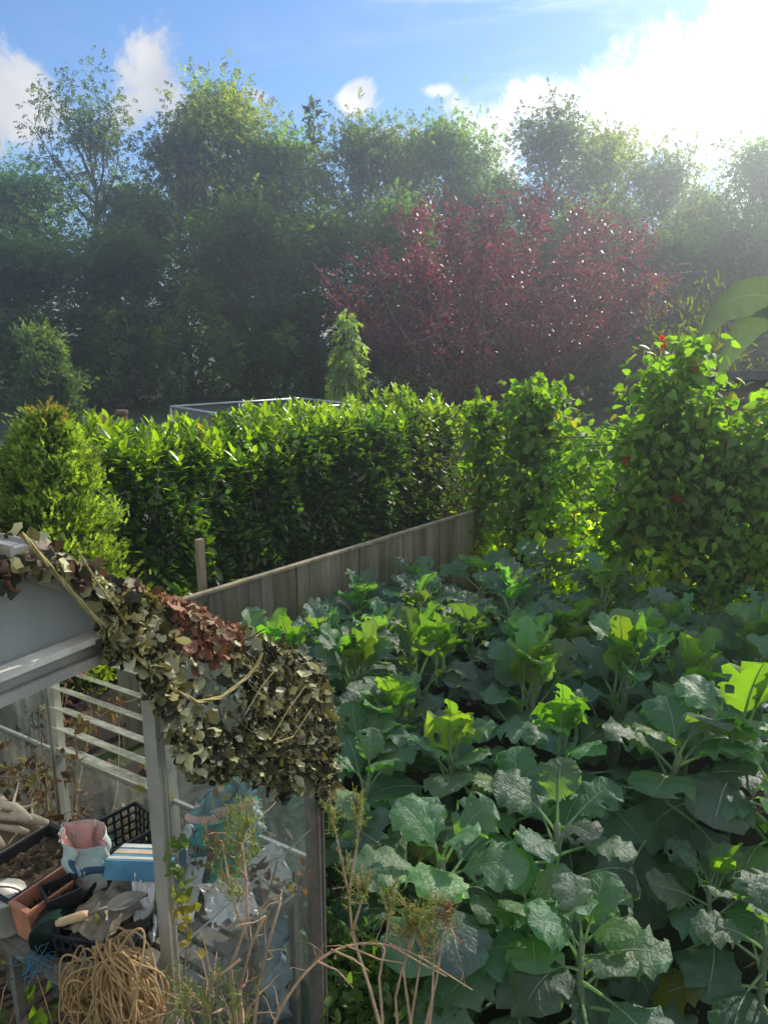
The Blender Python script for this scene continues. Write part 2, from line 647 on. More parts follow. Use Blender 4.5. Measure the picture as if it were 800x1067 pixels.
def make_tree(H, Rc, base, rng, tint, nl=20, leaf=0.42, per=26, dens=1.0, spread=0.55, shape=1.0, trunk_r=0.17, lean=0.0, twigs=4, tip_bias=0.35, boughs=0.0):
    tr, cr = MB(), MB()
    n = 10
    zz = np.linspace(0, H * 0.86, n)
    wx, wy = np.cumsum(rng.normal(size=n) * 0.13), np.cumsum(rng.normal(size=n) * 0.13)
    tp = np.stack([wx - wx[0] + lean * zz, wy - wy[0], zz], -1)
    tr.tube(tp, trunk_r * (1 - np.linspace(0, 1, n) ** 1.2 * 0.85) + 0.012, 7)
    cl = []
    for i in range(nl):
        f = (i + rng.uniform(0.0, 0.9)) / nl
        z = base * 0.9 + (H * 0.84 - base * 0.9) * f
        j = z / (H * 0.86) * (n - 1)
        a = min(int(j), n - 2)
        p0 = tp[a] + (tp[a + 1] - tp[a]) * (j - a)
        env = (math.sin(math.pi * min(1, (0.13 + 0.87 * f ** shape))) ** 0.6) * Rc if shape > 0 else Rc * (1 - f) ** 0.8
        L = max(0.7, env * rng.uniform(0.75, 1.15))
        ang = i * 2.39996 + rng.normal() * 0.5
        el = rng.uniform(-0.05, 0.45) + 0.75 * f
        d = (math.cos(ang) * math.cos(el), math.sin(ang) * math.cos(el), math.sin(el))
        P, dd = limb(p0, d, L, rng, 6, 0.13, 0.25)
        tr.tube(P, np.linspace(0.065 * (1 - 0.5 * f) + 0.01, 0.012, 7), 5, cap=False)
        for k in range(twigs):
            q = P[int(rng.integers(2, 7))]
            dv = nrm(dd + rng.normal(size=3) * 0.75 + np.array([0, 0, 0.2]))
            Q, d3 = limb(q, dv, L * rng.uniform(0.25, 0.5), rng, 4, 0.18, 0.15)
            tr.tube(Q, np.linspace(0.018, 0.006, 5), 4, cap=False)
            cl.append((Q[-1], 1.0))
            cl.append((Q[2], 0.6))
        cl.append((P[-1], 1.1))
        cl.append((P[4], 0.5))
    cl.append((tp[-1] + np.array([0, 0, H * 0.1]), 1.2))
    tint = np.array(tint)
    for c, w in cl:
        m = max(3, int(1.5 * per * w * dens * rng.uniform(0.45, 1.3)))
        r = spread * (0.7 + 0.6 * rng.random())
        pts = c + rng.normal(size=(m, 3)) * np.array([r, r, r * 0.62])
        D = nrm(rdir(rng, m) + (pts - c) * 0.8 / r + np.array([0, 0, -0.15]))
        N = nrm(rdir(rng, m) * 0.8 + np.array([0, 0, 1.0]))
        lit = np.clip((c[2] - base) / (H - base), 0, 1)  # height in the crown: upper leaves painted lighter and yellower, as if sunlit
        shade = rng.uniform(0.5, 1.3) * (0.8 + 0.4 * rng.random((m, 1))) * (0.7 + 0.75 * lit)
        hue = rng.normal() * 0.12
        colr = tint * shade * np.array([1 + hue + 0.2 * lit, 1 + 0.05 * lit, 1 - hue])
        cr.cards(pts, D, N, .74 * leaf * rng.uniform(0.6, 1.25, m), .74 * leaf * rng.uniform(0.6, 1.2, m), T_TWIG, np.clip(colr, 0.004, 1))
    return tr, cr


def make_conifer(H, Rc, rng, tint, base=0.4, nl=46, leaf=0.4, droop=0.25, per=14, trunk_r=0.12):
    tr, cr = MB(), MB()
    tr.tube([(0, 0, 0), (0.03, 0, H * 0.5), (0, 0.02, H * 0.99)], [trunk_r, trunk_r * .6, 0.01], 7)
    tint = np.array(tint)
    for i in range(nl):
        f = (i + rng.random()) / nl
        z = base + (H - base) * f
        L = Rc * (1 - f) ** 0.85 * rng.uniform(0.7, 1.15) + 0.08
        a = i * 2.39996 + rng.normal() * 0.3
        el = 0.25 - droop * 1.4 + f * 0.6
        d = np.array([math.cos(a) * math.cos(el), math.sin(a) * math.cos(el), math.sin(el)])
        P, dd = limb((0, 0, z), d, L, rng, 6, 0.07, -droop)
        tr.tube(P, np.linspace(0.02, 0.004, 7), 4, cap=False)
        m = int(per * (0.4 + L / Rc))
        u = rng.random(m) ** 0.7
        pts = np.stack([np.interp(u, np.linspace(0, 1, 7), P[:, k]) for k in range(3)], -1) + rng.normal(size=(m, 3)) * 0.05 * Rc
        D = nrm(np.repeat(dd[None], m, 0) + rng.normal(size=(m, 3)) * 0.55 - np.array([0, 0, droop * 1.5]))
        N = nrm(rng.normal(size=(m, 3)) * 0.5 + np.array([0, 0, 1]))
        colr = tint * rng.uniform(0.6, 1.4) * (0.8 + 0.4 * rng.random((m, 1)))
        cr.cards(pts, D, N, leaf * rng.uniform(0.6, 1.2, m), leaf * rng.uniform(0.4, 0.7, m), T_SPRAY, colr)
    return tr, cr


def tree_from(name, mbs, loc, label, cat, group, mat=None, bk=None, rz=0.0, sc=1.0):
    r = thing(name, (0, 0, 0), label, cat, group)
    mbs[0].build('trunk', bk or bark, r)
    mbs[1].build('crown', mat or wleaf, r)
    r.location = tuple(float(x) for x in loc)
    r.rotation_euler = (0, 0, rz)
    r.scale = sc if isinstance(sc, tuple) else (sc,) * 3
    return r


rng = np.random.default_rng(11)
WOOD = 'broadleaf trees in the wood behind the garden'
G1, G2, G3 = (0.06, 0.11, 0.026), (0.045, 0.085, 0.028), (0.10, 0.13, 0.028)
protos = [
    make_tree(10.0, 3.0, 2.6, rng, G1, 24, 0.42, 24, 1.0, 0.5),
    make_tree(10.0, 2.6, 3.0, rng, G2, 24, 0.40, 26, 1.0, 0.46, 0.8),
    make_tree(10.0, 3.2, 2.2, rng, G3, 24, 0.44, 22, 0.9, 0.52, 1.2),
    make_tree(10.0, 2.8, 1.2, rng, G2, 30, 0.42, 26, 1.1, 0.5, 0.7),
    make_tree(10.0, 2.9, 3.4, rng, (0.05, 0.075, 0.028), 22, 0.40, 20, 0.85, 0.42, 0.9),
]
ash = make_tree(10.0, 3.0, 4.2, rng, (0.045, 0.07, 0.03), 17, 0.34, 15, 0.8, 0.36, 1.0, 0.15, 0.0, 5)
maple = make_tree(10.0, 2.3, 5.2, rng, (0.045, 0.07, 0.03), 18, 0.36, 17, 0.9, 0.38, 0.8, 0.14, 0.0, 4)
first = {}


def place_tree(kind, px, py, D, width, label, name='woodland_tree', cat='tree', group=WOOD):
    top = at(px, py, D)
    H = top[2]
    src = {'ash': (ash, 3.0), 'maple': (maple, 2.3)}.get(kind)
    if src is None:
        src = (protos[kind], 2.9)
    mbs, rc = src
    wm = width / 800.0 * D * 0.98
    s = (wm / 2 / rc, wm / 2 / rc, H / 10.15)
    rz = (px * 0.7) % 6.28
    loc = (top[0], D, -0.05)
    key = (kind, name)
    if key not in first:
        first[key] = tree_from(name, mbs, loc, label, cat, group, rz=rz, sc=s)
        return first[key]
    return copy_thing(first[key], loc, rz, s, label, group)


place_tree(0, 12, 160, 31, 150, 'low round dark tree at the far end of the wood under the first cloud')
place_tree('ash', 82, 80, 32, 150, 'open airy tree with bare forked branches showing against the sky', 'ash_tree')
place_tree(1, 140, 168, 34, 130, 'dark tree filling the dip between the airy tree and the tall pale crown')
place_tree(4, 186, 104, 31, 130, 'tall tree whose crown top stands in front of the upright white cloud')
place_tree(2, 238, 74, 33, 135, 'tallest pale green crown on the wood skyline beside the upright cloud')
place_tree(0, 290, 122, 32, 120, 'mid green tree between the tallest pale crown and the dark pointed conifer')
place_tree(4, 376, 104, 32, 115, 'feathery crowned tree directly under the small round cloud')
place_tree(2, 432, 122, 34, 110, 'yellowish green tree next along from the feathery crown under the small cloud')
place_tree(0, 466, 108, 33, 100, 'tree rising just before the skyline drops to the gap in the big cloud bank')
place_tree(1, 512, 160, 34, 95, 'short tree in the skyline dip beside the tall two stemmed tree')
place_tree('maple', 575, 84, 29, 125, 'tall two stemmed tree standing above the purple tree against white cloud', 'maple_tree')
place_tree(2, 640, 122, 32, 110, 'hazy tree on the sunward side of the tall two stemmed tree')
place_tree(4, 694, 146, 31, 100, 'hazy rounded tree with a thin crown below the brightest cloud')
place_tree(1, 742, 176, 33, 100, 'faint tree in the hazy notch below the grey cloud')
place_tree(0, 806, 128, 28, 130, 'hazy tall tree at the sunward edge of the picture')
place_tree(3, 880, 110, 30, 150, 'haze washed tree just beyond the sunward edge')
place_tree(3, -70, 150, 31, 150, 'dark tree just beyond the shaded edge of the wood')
LOW = 'lower trees along the near edge of the wood'
for i, (px, py, D, wd, lb) in enumerate((
        (20, 235, 27, 150, 'dark low tree at the shaded end of the wood edge'),
        (128, 225, 28, 130, 'dark low tree below the open airy tree'),
        (262, 190, 28, 120, 'dark low tree below the tallest pale crown'),
        (335, 205, 28, 120, 'deep green low tree below the dark pointed conifer'),
        (408, 190, 28, 110, 'green low tree with a sunlit flat top behind the edge of the purple tree'),
        (500, 225, 27, 130, 'low tree seen through the twigs at the top of the purple tree'),
        (612, 200, 27, 120, 'low hazy tree behind the sunward half of the purple tree'),
        (700, 225, 26, 120, 'low haze veiled tree between the purple tree and the large paddle leaf'),
        (790, 215, 25, 130, 'low haze veiled tree above the large paddle leaf'))):
    place_tree(3, px, py, D, wd, lb, 'edge_tree', 'tree', LOW)
lar = make_conifer(11.2, 1.6, rng, (0.03, 0.04, 0.02), 3.0, 46, 0.5, 0.1, 13)
tt = at(326, 104, 34)
tree_from('conifer', lar, (tt[0], 34, 0), 'dark pointed conifer standing up from the middle of the wood skyline', 'conifer', None, sc=(1, 1, tt[2] / 11.2))
# conifers in the next garden
blue = make_tree(3.6, 1.25, 0.25, rng, (0.05, 0.085, 0.055), 34, 0.24, 22, 1.1, 0.2, 0.75, 0.07)
tt = at(55, 343, 17)
tree_from('garden_tree', blue, (tt[0], 17, 0), 'soft rounded blue green tree against the dark wood above the golden conifer', 'tree', None, sc=(.55, .55, tt[2] / 3.75))
weep = make_conifer(3.4, 0.85, rng, (0.15, 0.2, 0.1), 0.3, 60, 0.30, 0.55, 15, 0.06)
tt = at(362, 322, 14)
tree_from('conifer', weep, (tt[0], 14, 0), 'slim weeping conifer with drooping pale sprays beside the purple tree', 'conifer', None, sc=(1.0, 1.0, tt[2] / 3.4))
# undergrowth: one far mass nobody could count
ug = MB()
m = 16000
px = rng.uniform(-200, 1000, m)
D = rng.uniform(24, 37, m)
hx = 2.2 + 1.6 * np.sin(px * 0.021) * np.sin(px * 0.047 + 1) + D * 0.02
z = rng.random(m) ** 0.7 * np.maximum(0.8, hx)
x = (px - 400) / 800 * D / 0.97
pts = np.stack([x, D, z], -1)
cc = np.array([0.05, 0.085, 0.03]) * (0.5 + 0.9 * (0.5 + 0.5 * np.sin(px * 0.11 + D))[:, None]) * rng.uniform(0.7, 1.3, (m, 1))
ug.cards(pts, rdir(rng, m), nrm(rng.normal(size=(m, 3)) * .7 + np.array([0, 0, 1])), rng.uniform(0.3, 0.6, m), rng.uniform(0.3, 0.6, m), T_TWIG, cc)
tag(ug.build('woodland_undergrowth', wleaf), 'dark brambles and saplings under the wood', 'undergrowth', kind='stuff')

# ================================================================== purple-leaved tree
pleaf = leaf_mat('purple_leaf', (3.0, 0.9, 1.0), 0.36, 0.36, 0.7)
tr, cr = MB(), MB()
prng = np.random.default_rng(3)
for i in range(64):
    a = prng.uniform(0, 6.28)
    sp = prng.random() ** 0.6
    el = R(88 - 66 * sp)
    d0 = (math.cos(a) * math.cos(el), math.sin(a) * math.cos(el), math.sin(el))
    L = prng.uniform(3.7, 5.1) * (1.0 - 0.06 * sp)
    P, dd = limb((math.cos(a) * .15, math.sin(a) * .15, 0.1), d0, L, prng, 10, 0.07, 0.25)
    tr.tube(P, np.linspace(0.035, 0.005, 11), 5, (1, 1, 1), False)
    for k in range(15):
        q = P[int(prng.integers(1, 11))]
        Q, d3 = limb(q, nrm(dd + prng.normal(size=3) * 0.6), prng.uniform(0.5, 1.3), prng, 6, 0.08, 0.25)
        tr.tube(Q, np.linspace(0.007, 0.0025, 7), 4, (2.0, 1.8, 1.8), False)
        m = int(prng.integers(44, 78))
        u = prng.random(m) * 0.85
        pts = np.stack([np.interp(u, np.linspace(0, 1, 7), Q[:, c]) for c in range(3)], -1) + prng.normal(size=(m, 3)) * 0.10
        D = nrm(d3 * 0.5 + prng.normal(size=(m, 3)))
        pt = prng.random((m, 1))
        colr = np.where(pt < 0.82, np.array([[0.15, 0.06, 0.072]]), np.array([[0.09, 0.10, 0.035]])) * prng.uniform(0.6, 1.5, (m, 1))
        low = (pts[:, 2:3] < 1.9) & (pt > 0.6)
        colr = np.where(low, np.array([[0.07, 0.09, 0.03]]), colr)
        cr.cards(pts, D, rdir(prng, m), prng.uniform(0.075, 0.14, m), prng.uniform(0.05, 0.085, m), T_DIAM, colr)
pbark = solid('purple_twig', (0.2, 0.16, 0.15), 0.5, 0.6, 0, 20, 0.3, 0.2, tint=True)
tt = at(522, 218, 20)
s = tt[2] / 5.1
tree_from('purple_leaved_tree', (tr, cr), (tt[0], 20, 0), 'wide purple red leaved tree with upright whippy pale twigs', 'tree', None, pleaf, pbark, sc=(1.02 * s, 1.02 * s, s))

# overhead cables
wire = solid('cable_sheath', (0.05, 0.05, 0.05), 0.5, 0.4, 0, 20, 0.2, 0)
for py0, py1, lb in ((317, 296, 'upper of two thin overhead cables crossing in front of the wood'), (323, 305, 'lower of two thin overhead cables crossing in front of the wood')):
    a, b = at(-300, py0 + 10, 22), at(720, py1 - 22, 20)
    u = np.linspace(0, 1, 40)[:, None]
    P = a * (1 - u) + b * u
    P[:, 2] -= (u * (1 - u))[:, 0] * 1.3
    w = MB()
    w.tube(P, 0.009, 5)
    tag(w.build('overhead_cable', wire), lb, 'cable', 'overhead cables')

# ================================================================== fence
fence_wood = solid('weathered_fence_wood', (0.25, 0.22, 0.16), 0.85, 0.2, 0, 16, 0.5, 0.5, stretch=(1, 1, 0.12), tint=True)
frng = np.random.default_rng(21)
A, B = at(165, 632, 4.35), at(500, 531, 7.0)
A[2], B[2] = 0.80, 0.80
FD = nrm((B - A) * np.array([1, 1, 0]))
FN = np.array([FD[1], -FD[0], 0])
A = A - FD * 0.3
FL = float(np.linalg.norm((B - A)[:2])) + 0.35
fe = thing('wooden_fence', (A[0], A[1], 0), 'weathered grey brown close boarded fence below the laurel hedge', 'fence')
bd = MB()
x = 0.0
while x < FL:
    w = frng.uniform(0.095, 0.125)
    c = np.array([1, 1, 1]) * frng.uniform(0.65, 1.2) * np.array([1, frng.uniform(.96, 1.06), frng.uniform(.9, 1.05)])
    p = A + FD * (x + w / 2)
    lean = frng.normal() * 0.006
    top = 0.80 + frng.normal() * 0.004
    p0 = np.array([p[0], p[1], 0.0]) + FN * frng.uniform(0.0, 0.006)
    p1 = np.array([p[0], p[1], top]) + FD * lean + FN * frng.uniform(0.0, 0.006)
    bd.beam(p0, p1, w - 0.003, 0.014, FN, c)
    x += w - 0.001
bd.build('boards', fence_wood, fe, False)
rl = MB()
for z in (0.18, 0.62):
    rl.beam(A - FN * 0.04 + [0, 0, z - A[2]], A + FD * FL - FN * 0.04 + [0, 0, z - A[2]], 0.05, 0.07)
rl.build('rail', fence_wood, fe, False)
for k in range(3):
    q = A + FD * (0.25 + k * 1.45)
    po = MB()
    q0 = np.array([q[0], q[1], 0]) - FN * 0.06
    po.beam(q0, q0 + [0, 0, 0.79], 0.075, 0.075, FN)
    po.build('post', fence_wood, fe, False)
q = at(212, 606, 4.78)
ba = MB()
ba.beam((q[0], q[1], 0.0), (q[0] - 0.012, q[1], at(206, 561, 4.8)[2]), 0.05, 0.035, FN, (1.2, 1.1, 0.95))
o = ba.build('batten', fence_wood, fe, False)
cp = MB()
cp.beam(A + [0, 0, 0.012], A + FD * FL + [0, 0, 0.012], 0.045, 0.018, (0, 0, 1), (1.25, 1.2, 1.1))
cp.build('capping', fence_wood, fe, False)

# ================================================================== laurel hedge
laurel = leaf_mat('laurel_leaf', (3.6, 4.0, 0.5), 0.45, 0.28, 0.6)
hrng = np.random.default_rng(8)
H0 = at(96, 500, 5.25)
H1 = at(478, 470, 9.0)
H0[2] = H1[2] = 0
HD = nrm(H1 - H0)
HN = np.array([HD[1], -HD[0], 0])
HL = float(np.linalg.norm(H1 - H0))
HT = 1.53
he = thing('laurel_hedge', H0, 'clipped laurel hedge with bright new leaves on top behind the fence', 'hedge')
br = MB()
for k in range(34):
    u = (k + hrng.random()) / 34 * HL
    p = H0 + HD * u - HN * hrng.uniform(0.25, 0.7)
    for q in range(3):
        P, dd = limb(p, (hrng.normal() * .35, hrng.normal() * .35, 1), hrng.uniform(1.2, 1.6), hrng, 6, 0.12, 0.1)
        br.tube(P, np.linspace(0.016, 0.005, 7), 5, cap=False)
br.build('branches', bark, he)
fo = MB()


def hedge_wave(u, z):
    return 0.09 * np.sin(u * 2.1 + 1.3 * z) + 0.07 * np.sin(u * 5.3 - z * 3.1 + 1) + 0.05 * np.sin(u * 11 + z * 7)


# front face, filled to some depth
m = 15000
u = hrng.uniform(-0.1, HL + 0.1, m)
z = hrng.uniform(0.05, HT, m)
dep = hrng.random(m) ** 1.6 * 0.32
off = 0.06 + hedge_wave(u, z) - dep
rnd = np.minimum(1, (HT - z) / 0.28)
off -= (1 - np.sqrt(np.clip(rnd, 0, 1))) * 0.25
P = H0 + HD * u[:, None] + HN * off[:, None] + np.array([0, 0, 1]) * z[:, None]
D = nrm(hrng.normal(size=(m, 3)) * 0.6 + HN * 0.7 + np.array([0, 0, 0.1]))
N = nrm(np.array([0, 0, 1]) + HN * 0.6 + hrng.normal(size=(m, 3)) * 0.45)
pat = 0.5 + 0.5 * np.sin(u * 3.1 + 2) * np.sin(z * 4 + u)
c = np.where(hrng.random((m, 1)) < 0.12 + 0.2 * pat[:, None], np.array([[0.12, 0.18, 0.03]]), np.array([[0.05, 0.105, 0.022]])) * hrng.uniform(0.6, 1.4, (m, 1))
fo.cards(P, D, N, hrng.uniform(0.08, 0.135, m), hrng.uniform(0.04, 0.06, m), T_LEAF, c)
# top: upright whorls of pale new leaves
ns = 900
us = hrng.uniform(-0.1, HL, ns)
ws = hrng.uniform(-1.05, 0.05, ns)
zt = HT + 0.07 * np.sin(us * 3.1) + 0.05 * np.sin(us * 7.7 + ws * 3) + hrng.uniform(-0.2, 0.09, ns) - np.where(ws > -0.12, 0.1, 0)
for i in range(ns):
    b = H0 + HD * us[i] + HN * ws[i] + np.array([0, 0, zt[i] - 0.1])
    k = int(hrng.integers(7, 12))
    a = np.arange(k) * 2.4 + hrng.uniform(0, 6)
    el = np.linspace(0.1, 1.15, k) + hrng.normal(size=k) * .15
    D = np.stack([np.cos(a) * np.cos(el), np.sin(a) * np.cos(el), np.sin(el)], -1)
    N = np.stack([-np.cos(a) * np.sin(el), -np.sin(a) * np.sin(el), np.cos(el)], -1)
    hgt = np.linspace(0, 0.13, k)[:, None] * np.array([[0, 0, 1]])
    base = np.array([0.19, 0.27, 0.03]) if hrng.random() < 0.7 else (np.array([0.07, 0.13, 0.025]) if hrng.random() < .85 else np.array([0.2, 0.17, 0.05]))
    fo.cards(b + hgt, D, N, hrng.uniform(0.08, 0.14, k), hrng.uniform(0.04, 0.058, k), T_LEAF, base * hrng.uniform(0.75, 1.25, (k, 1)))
m = 3000
u = hrng.uniform(-0.1, HL, m)
w = hrng.uniform(-1.1, 0, m)
P = H0 + HD * u[:, None] + HN * w[:, None] + np.array([0, 0, 1]) * hrng.uniform(HT - 0.5, HT - 0.08, m)[:, None]
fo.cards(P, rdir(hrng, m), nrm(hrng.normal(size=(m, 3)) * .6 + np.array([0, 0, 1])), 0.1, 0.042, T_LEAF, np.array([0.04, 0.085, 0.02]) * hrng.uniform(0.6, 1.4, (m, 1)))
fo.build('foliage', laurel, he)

# looser shrub that carries the hedge on towards the bean canes
sh = thing('hedge_shrub', at(455, 560, 8.4) * np.array([1, 1, 0]), 'loose small leaved shrub with yellowing leaves between hedge and bean canes', 'shrub')
s0 = np.array(sh.location)
b_, f_ = MB(), MB()
for k in range(22):
    P, dd = limb(s0 + [hrng.normal() * .25, hrng.normal() * .25, 0], (hrng.normal() * .4, hrng.normal() * .3, 1), hrng.uniform(1.1, 1.9), hrng, 7, 0.12, 0.1)
    b_.tube(P, np.linspace(0.012, 0.003, 8), 4, cap=False)
    m = 130
    q = hrng.random(m)
    pts = np.stack([np.interp(q, np.linspace(0, 1, 8), P[:, j]) for j in range(3)], -1) + hrng.normal(size=(m, 3)) * 0.13
    c = np.where(hrng.random((m, 1)) < 0.35, np.array([[0.12, 0.13, 0.03]]), np.array([[0.045, 0.075, 0.02]])) * hrng.uniform(0.6, 1.4, (m, 1))
    f_.cards(pts, rdir(hrng, m), nrm(hrng.normal(size=(m, 3)) + np.array([0, 0, .7])), hrng.uniform(0.04, 0.08, m), hrng.uniform(0.025, 0.05, m), T_DIAM, c)
b_.build('stems', bark, sh)
f_.build('foliage', leaf_mat('shrub_leaf', (2.8, 3.0, 0.5), 0.42, 0.4, 0.5), sh)

# bramble that fills the gap behind the beans
bq = at(622, 560, 9.2)
bz = thing('bramble_bush', (bq[0], 9.2, 0), 'loose bramble bush in the gap behind the low glowing beans', 'shrub')
z0_ = np.array(bz.location)
b_, f_ = MB(), MB()
for k in range(40):
    P, dd = limb(z0_ + [hrng.uniform(-.7, 1.4), hrng.normal() * .3, 0], (hrng.normal() * .5, hrng.normal() * .4, 1), hrng.uniform(0.9, 1.75), hrng, 8, 0.14, -0.1)
    b_.tube(P, np.linspace(0.009, 0.003, 9), 4, cap=False)
    m = 110
    q = hrng.random(m)
    pts = np.stack([np.interp(q, np.linspace(0, 1, 9), P[:, j]) for j in range(3)], -1) + hrng.normal(size=(m, 3)) * 0.12
    c = np.where(hrng.random((m, 1)) < 0.3, np.array([[0.16, 0.2, 0.035]]), np.array([[0.06, 0.1, 0.028]])) * hrng.uniform(0.6, 1.4, (m, 1))
    f_.cards(pts, rdir(hrng, m), nrm(hrng.normal(size=(m, 3)) + np.array([0, 0, .7])), hrng.uniform(0.05, 0.1, m), hrng.uniform(0.035, 0.07, m), T_LEAF, c)
b_.build('stems', bark, bz)
f_.build('foliage', bpy.data.materials['shrub_leaf'], bz)

# ================================================================== golden conifers by the greenhouse
thuja = leaf_mat('golden_conifer_spray', (2.6, 2.8, 0.5), 0.42, 0.6, 0.25)


def golden(name, loc, H, Rr, label, rng):
    r = thing(name, loc, label, 'conifer', 'golden conifers behind the greenhouse')
    l0 = np.array(r.location)
    t_, c_ = MB(), MB()
    t_.tube([l0, l0 + [0.02, 0, H * .5], l0 + [0, 0.01, H * 0.95]], [0.05, 0.03, 0.006], 6)
    for i in range(330):
        f = rng.random() ** 0.8
        z = 0.05 + (H - 0.1) * f
        L = Rr * (1 - f ** 2.2) ** 0.75 * rng.uniform(0.72, 1.12) + 0.03
        a = rng.uniform(0, 6.28)
        el = rng.uniform(0.35, 0.95)
        d = np.array([math.cos(a) * math.cos(el), math.sin(a) * math.cos(el), math.sin(el)])
        z0 = max(0.02, z - L * math.tan(el) * 0.6)
        p0 = l0 + [0, 0, z0]
        P, dd = limb(p0, d, L / math.cos(el) * 0.98, rng, 6, 0.06, 0.12)
        t_.tube(P, np.linspace(0.006, 0.0015, 7), 3, cap=False)
        m = int(34 + 60 * L / Rr)
        q = 0.35 + 0.7 * rng.random(m) ** 0.8
        pts = p0 + (P[-1] - p0) * q[:, None] + rng.normal(size=(m, 3)) * 0.035
        D = nrm(dd + rng.normal(size=(m, 3)) * 0.45)
        rad = np.array([math.cos(a), math.sin(a), 0.2])
        N = nrm(np.cross(D, np.array([0, 0, 1.0])) + rng.normal(size=(m, 3)) * 0.7)
        tip = np.clip((q - 0.6) / 0.4, 0, 1)[:, None]
        cA, cB = np.array([0.08, 0.135, 0.035]), np.array([0.20, 0.27, 0.06])
        if f > 0.97:
            cB = np.array([0.22, 0.15, 0.05])
        c = (cA * (1 - tip) + cB * tip) * rng.uniform(0.6, 1.3) * rng.uniform(0.8, 1.2, (m, 1))
        c_.cards(pts, D, N, rng.uniform(0.04, 0.085, m), rng.uniform(0.025, 0.045, m), T_SPRAY, c)
    t_.build('trunk', bark, r)
    c_.build('crown', thuja, r)
    return r


p = at(62, 600, 4.75)
golden('golden_conifer', (p[0], 4.75, 0), at(68, 428, 4.75)[2], 0.46, 'bushy golden green conifer with a bronze tip between greenhouse roof and hedge', np.random.default_rng(31))
p = at(-42, 600, 4.6)
golden('golden_conifer', (p[0], 4.6, 0), at(-30, 425, 4.6)[2], 0.42, 'golden green conifer cut by the picture edge behind the greenhouse roof', np.random.default_rng(32))

# ================================================================== fruit cage, timber post
galv = solid('galvanised_frame', (0.42, 0.44, 0.44), 0.45, 0.5, 0.4, 30, 0.2, 0.1)
nm = bpy.data.materials.new('cage_netting')
t = NT(nm)
tr_ = t.n('ShaderNodeBsdfTransparent')
df = t.n('ShaderNodeBsdfDiffuse')
ob = t.n('ShaderNodeTexCoord').outputs['Object']
df.inputs[0].default_value = (0.25, 0.28, 0.27, 1)
mm = t.n('ShaderNodeMixShader')
wv = t.noise(9, 4, ob, 0.5)
t.l(t.math('MULTIPLY_ADD', wv, 0.5, 0.12, clamp=True), mm.inputs[0])
t.l(tr_.outputs[0], mm.inputs[1])
t.l(df.outputs[0], mm.inputs[2])
t.out(mm.outputs[0])
zt = at(312, 415, 10.4)[2]
c0, c1 = at(178, 427, 9.2), at(312, 415, 10.4)
c0[2] = c1[2] = 0
cd = nrm(c1 - c0)
cn = np.array([cd[1], -cd[0], 0])
c2 = c1 + cn * 1.2
c3 = c0 + cn * 1.2
fc = thing('fruit_cage', c0, 'netted fruit cage with pale top rails showing over the laurel hedge', 'fruit cage')
fr = MB()
up = np.array([0, 0, zt])
for q in (c0, c1, c2, c3, (c0 + c1) / 2, (c1 + c2) / 2):
    fr.tube([q, q + up], 0.014, 6)
for a_, b_2 in ((c0, c1), (c1, c2), (c2, c3), (c3, c0)):
    fr.tube([a_ + up, b_2 + up], 0.016, 6)
    fr.tube([a_ + up * 0.5, b_2 + up * 0.5], 0.01, 6)
fr.build('frame', galv, fc)
for a_, b_2 in ((c0, c1), (c1, c2), (c2, c3), (c3, c0)):
    n_ = MB()
    n_.quad(a_, b_2, b_2 + up * 0.985, a_ + up * 0.985)
    n_.build('net_panel', nm, fc, False)
pw = solid('brown_post_wood', (0.17, 0.11, 0.07), 0.8, 0.2, 0, 14, 0.4, 0.5, stretch=(1, 1, .15))
q = at(132, 500, 7.6)
po = thing('timber_post', (q[0], 7.6, 0), 'brown timber post top poking up over the hedge behind the golden conifer', 'post')
b_ = MB()
b_.tube([(q[0], 7.6, 0), (q[0], 7.6, at(132, 432, 7.6)[2])], 0.05, 10)
b_.build('shaft', pw, po, False)
b_ = MB()
zc = at(132, 427, 7.6)[2]
b_.tube([(q[0], 7.6, zc - .04), (q[0], 7.6, zc - .005), (q[0], 7.6, zc)], [0.062, 0.062, 0.05], 10)
b_.build('cap', pw, po, False)

# ================================================================== runner beans on canes
bean = leaf_mat('bean_leaf', (4.0, 4.7, 0.35), 0.54, 0.5, 0.35)
cane = solid('bamboo_cane', (0.2, 0.15, 0.08), 0.6, 0.4, 0, 30, 0.4, 0.2)
redfl = leaf_mat('bean_flower', (2.0, 0.6, 0.4), 0.4, 0.5, 0.2)


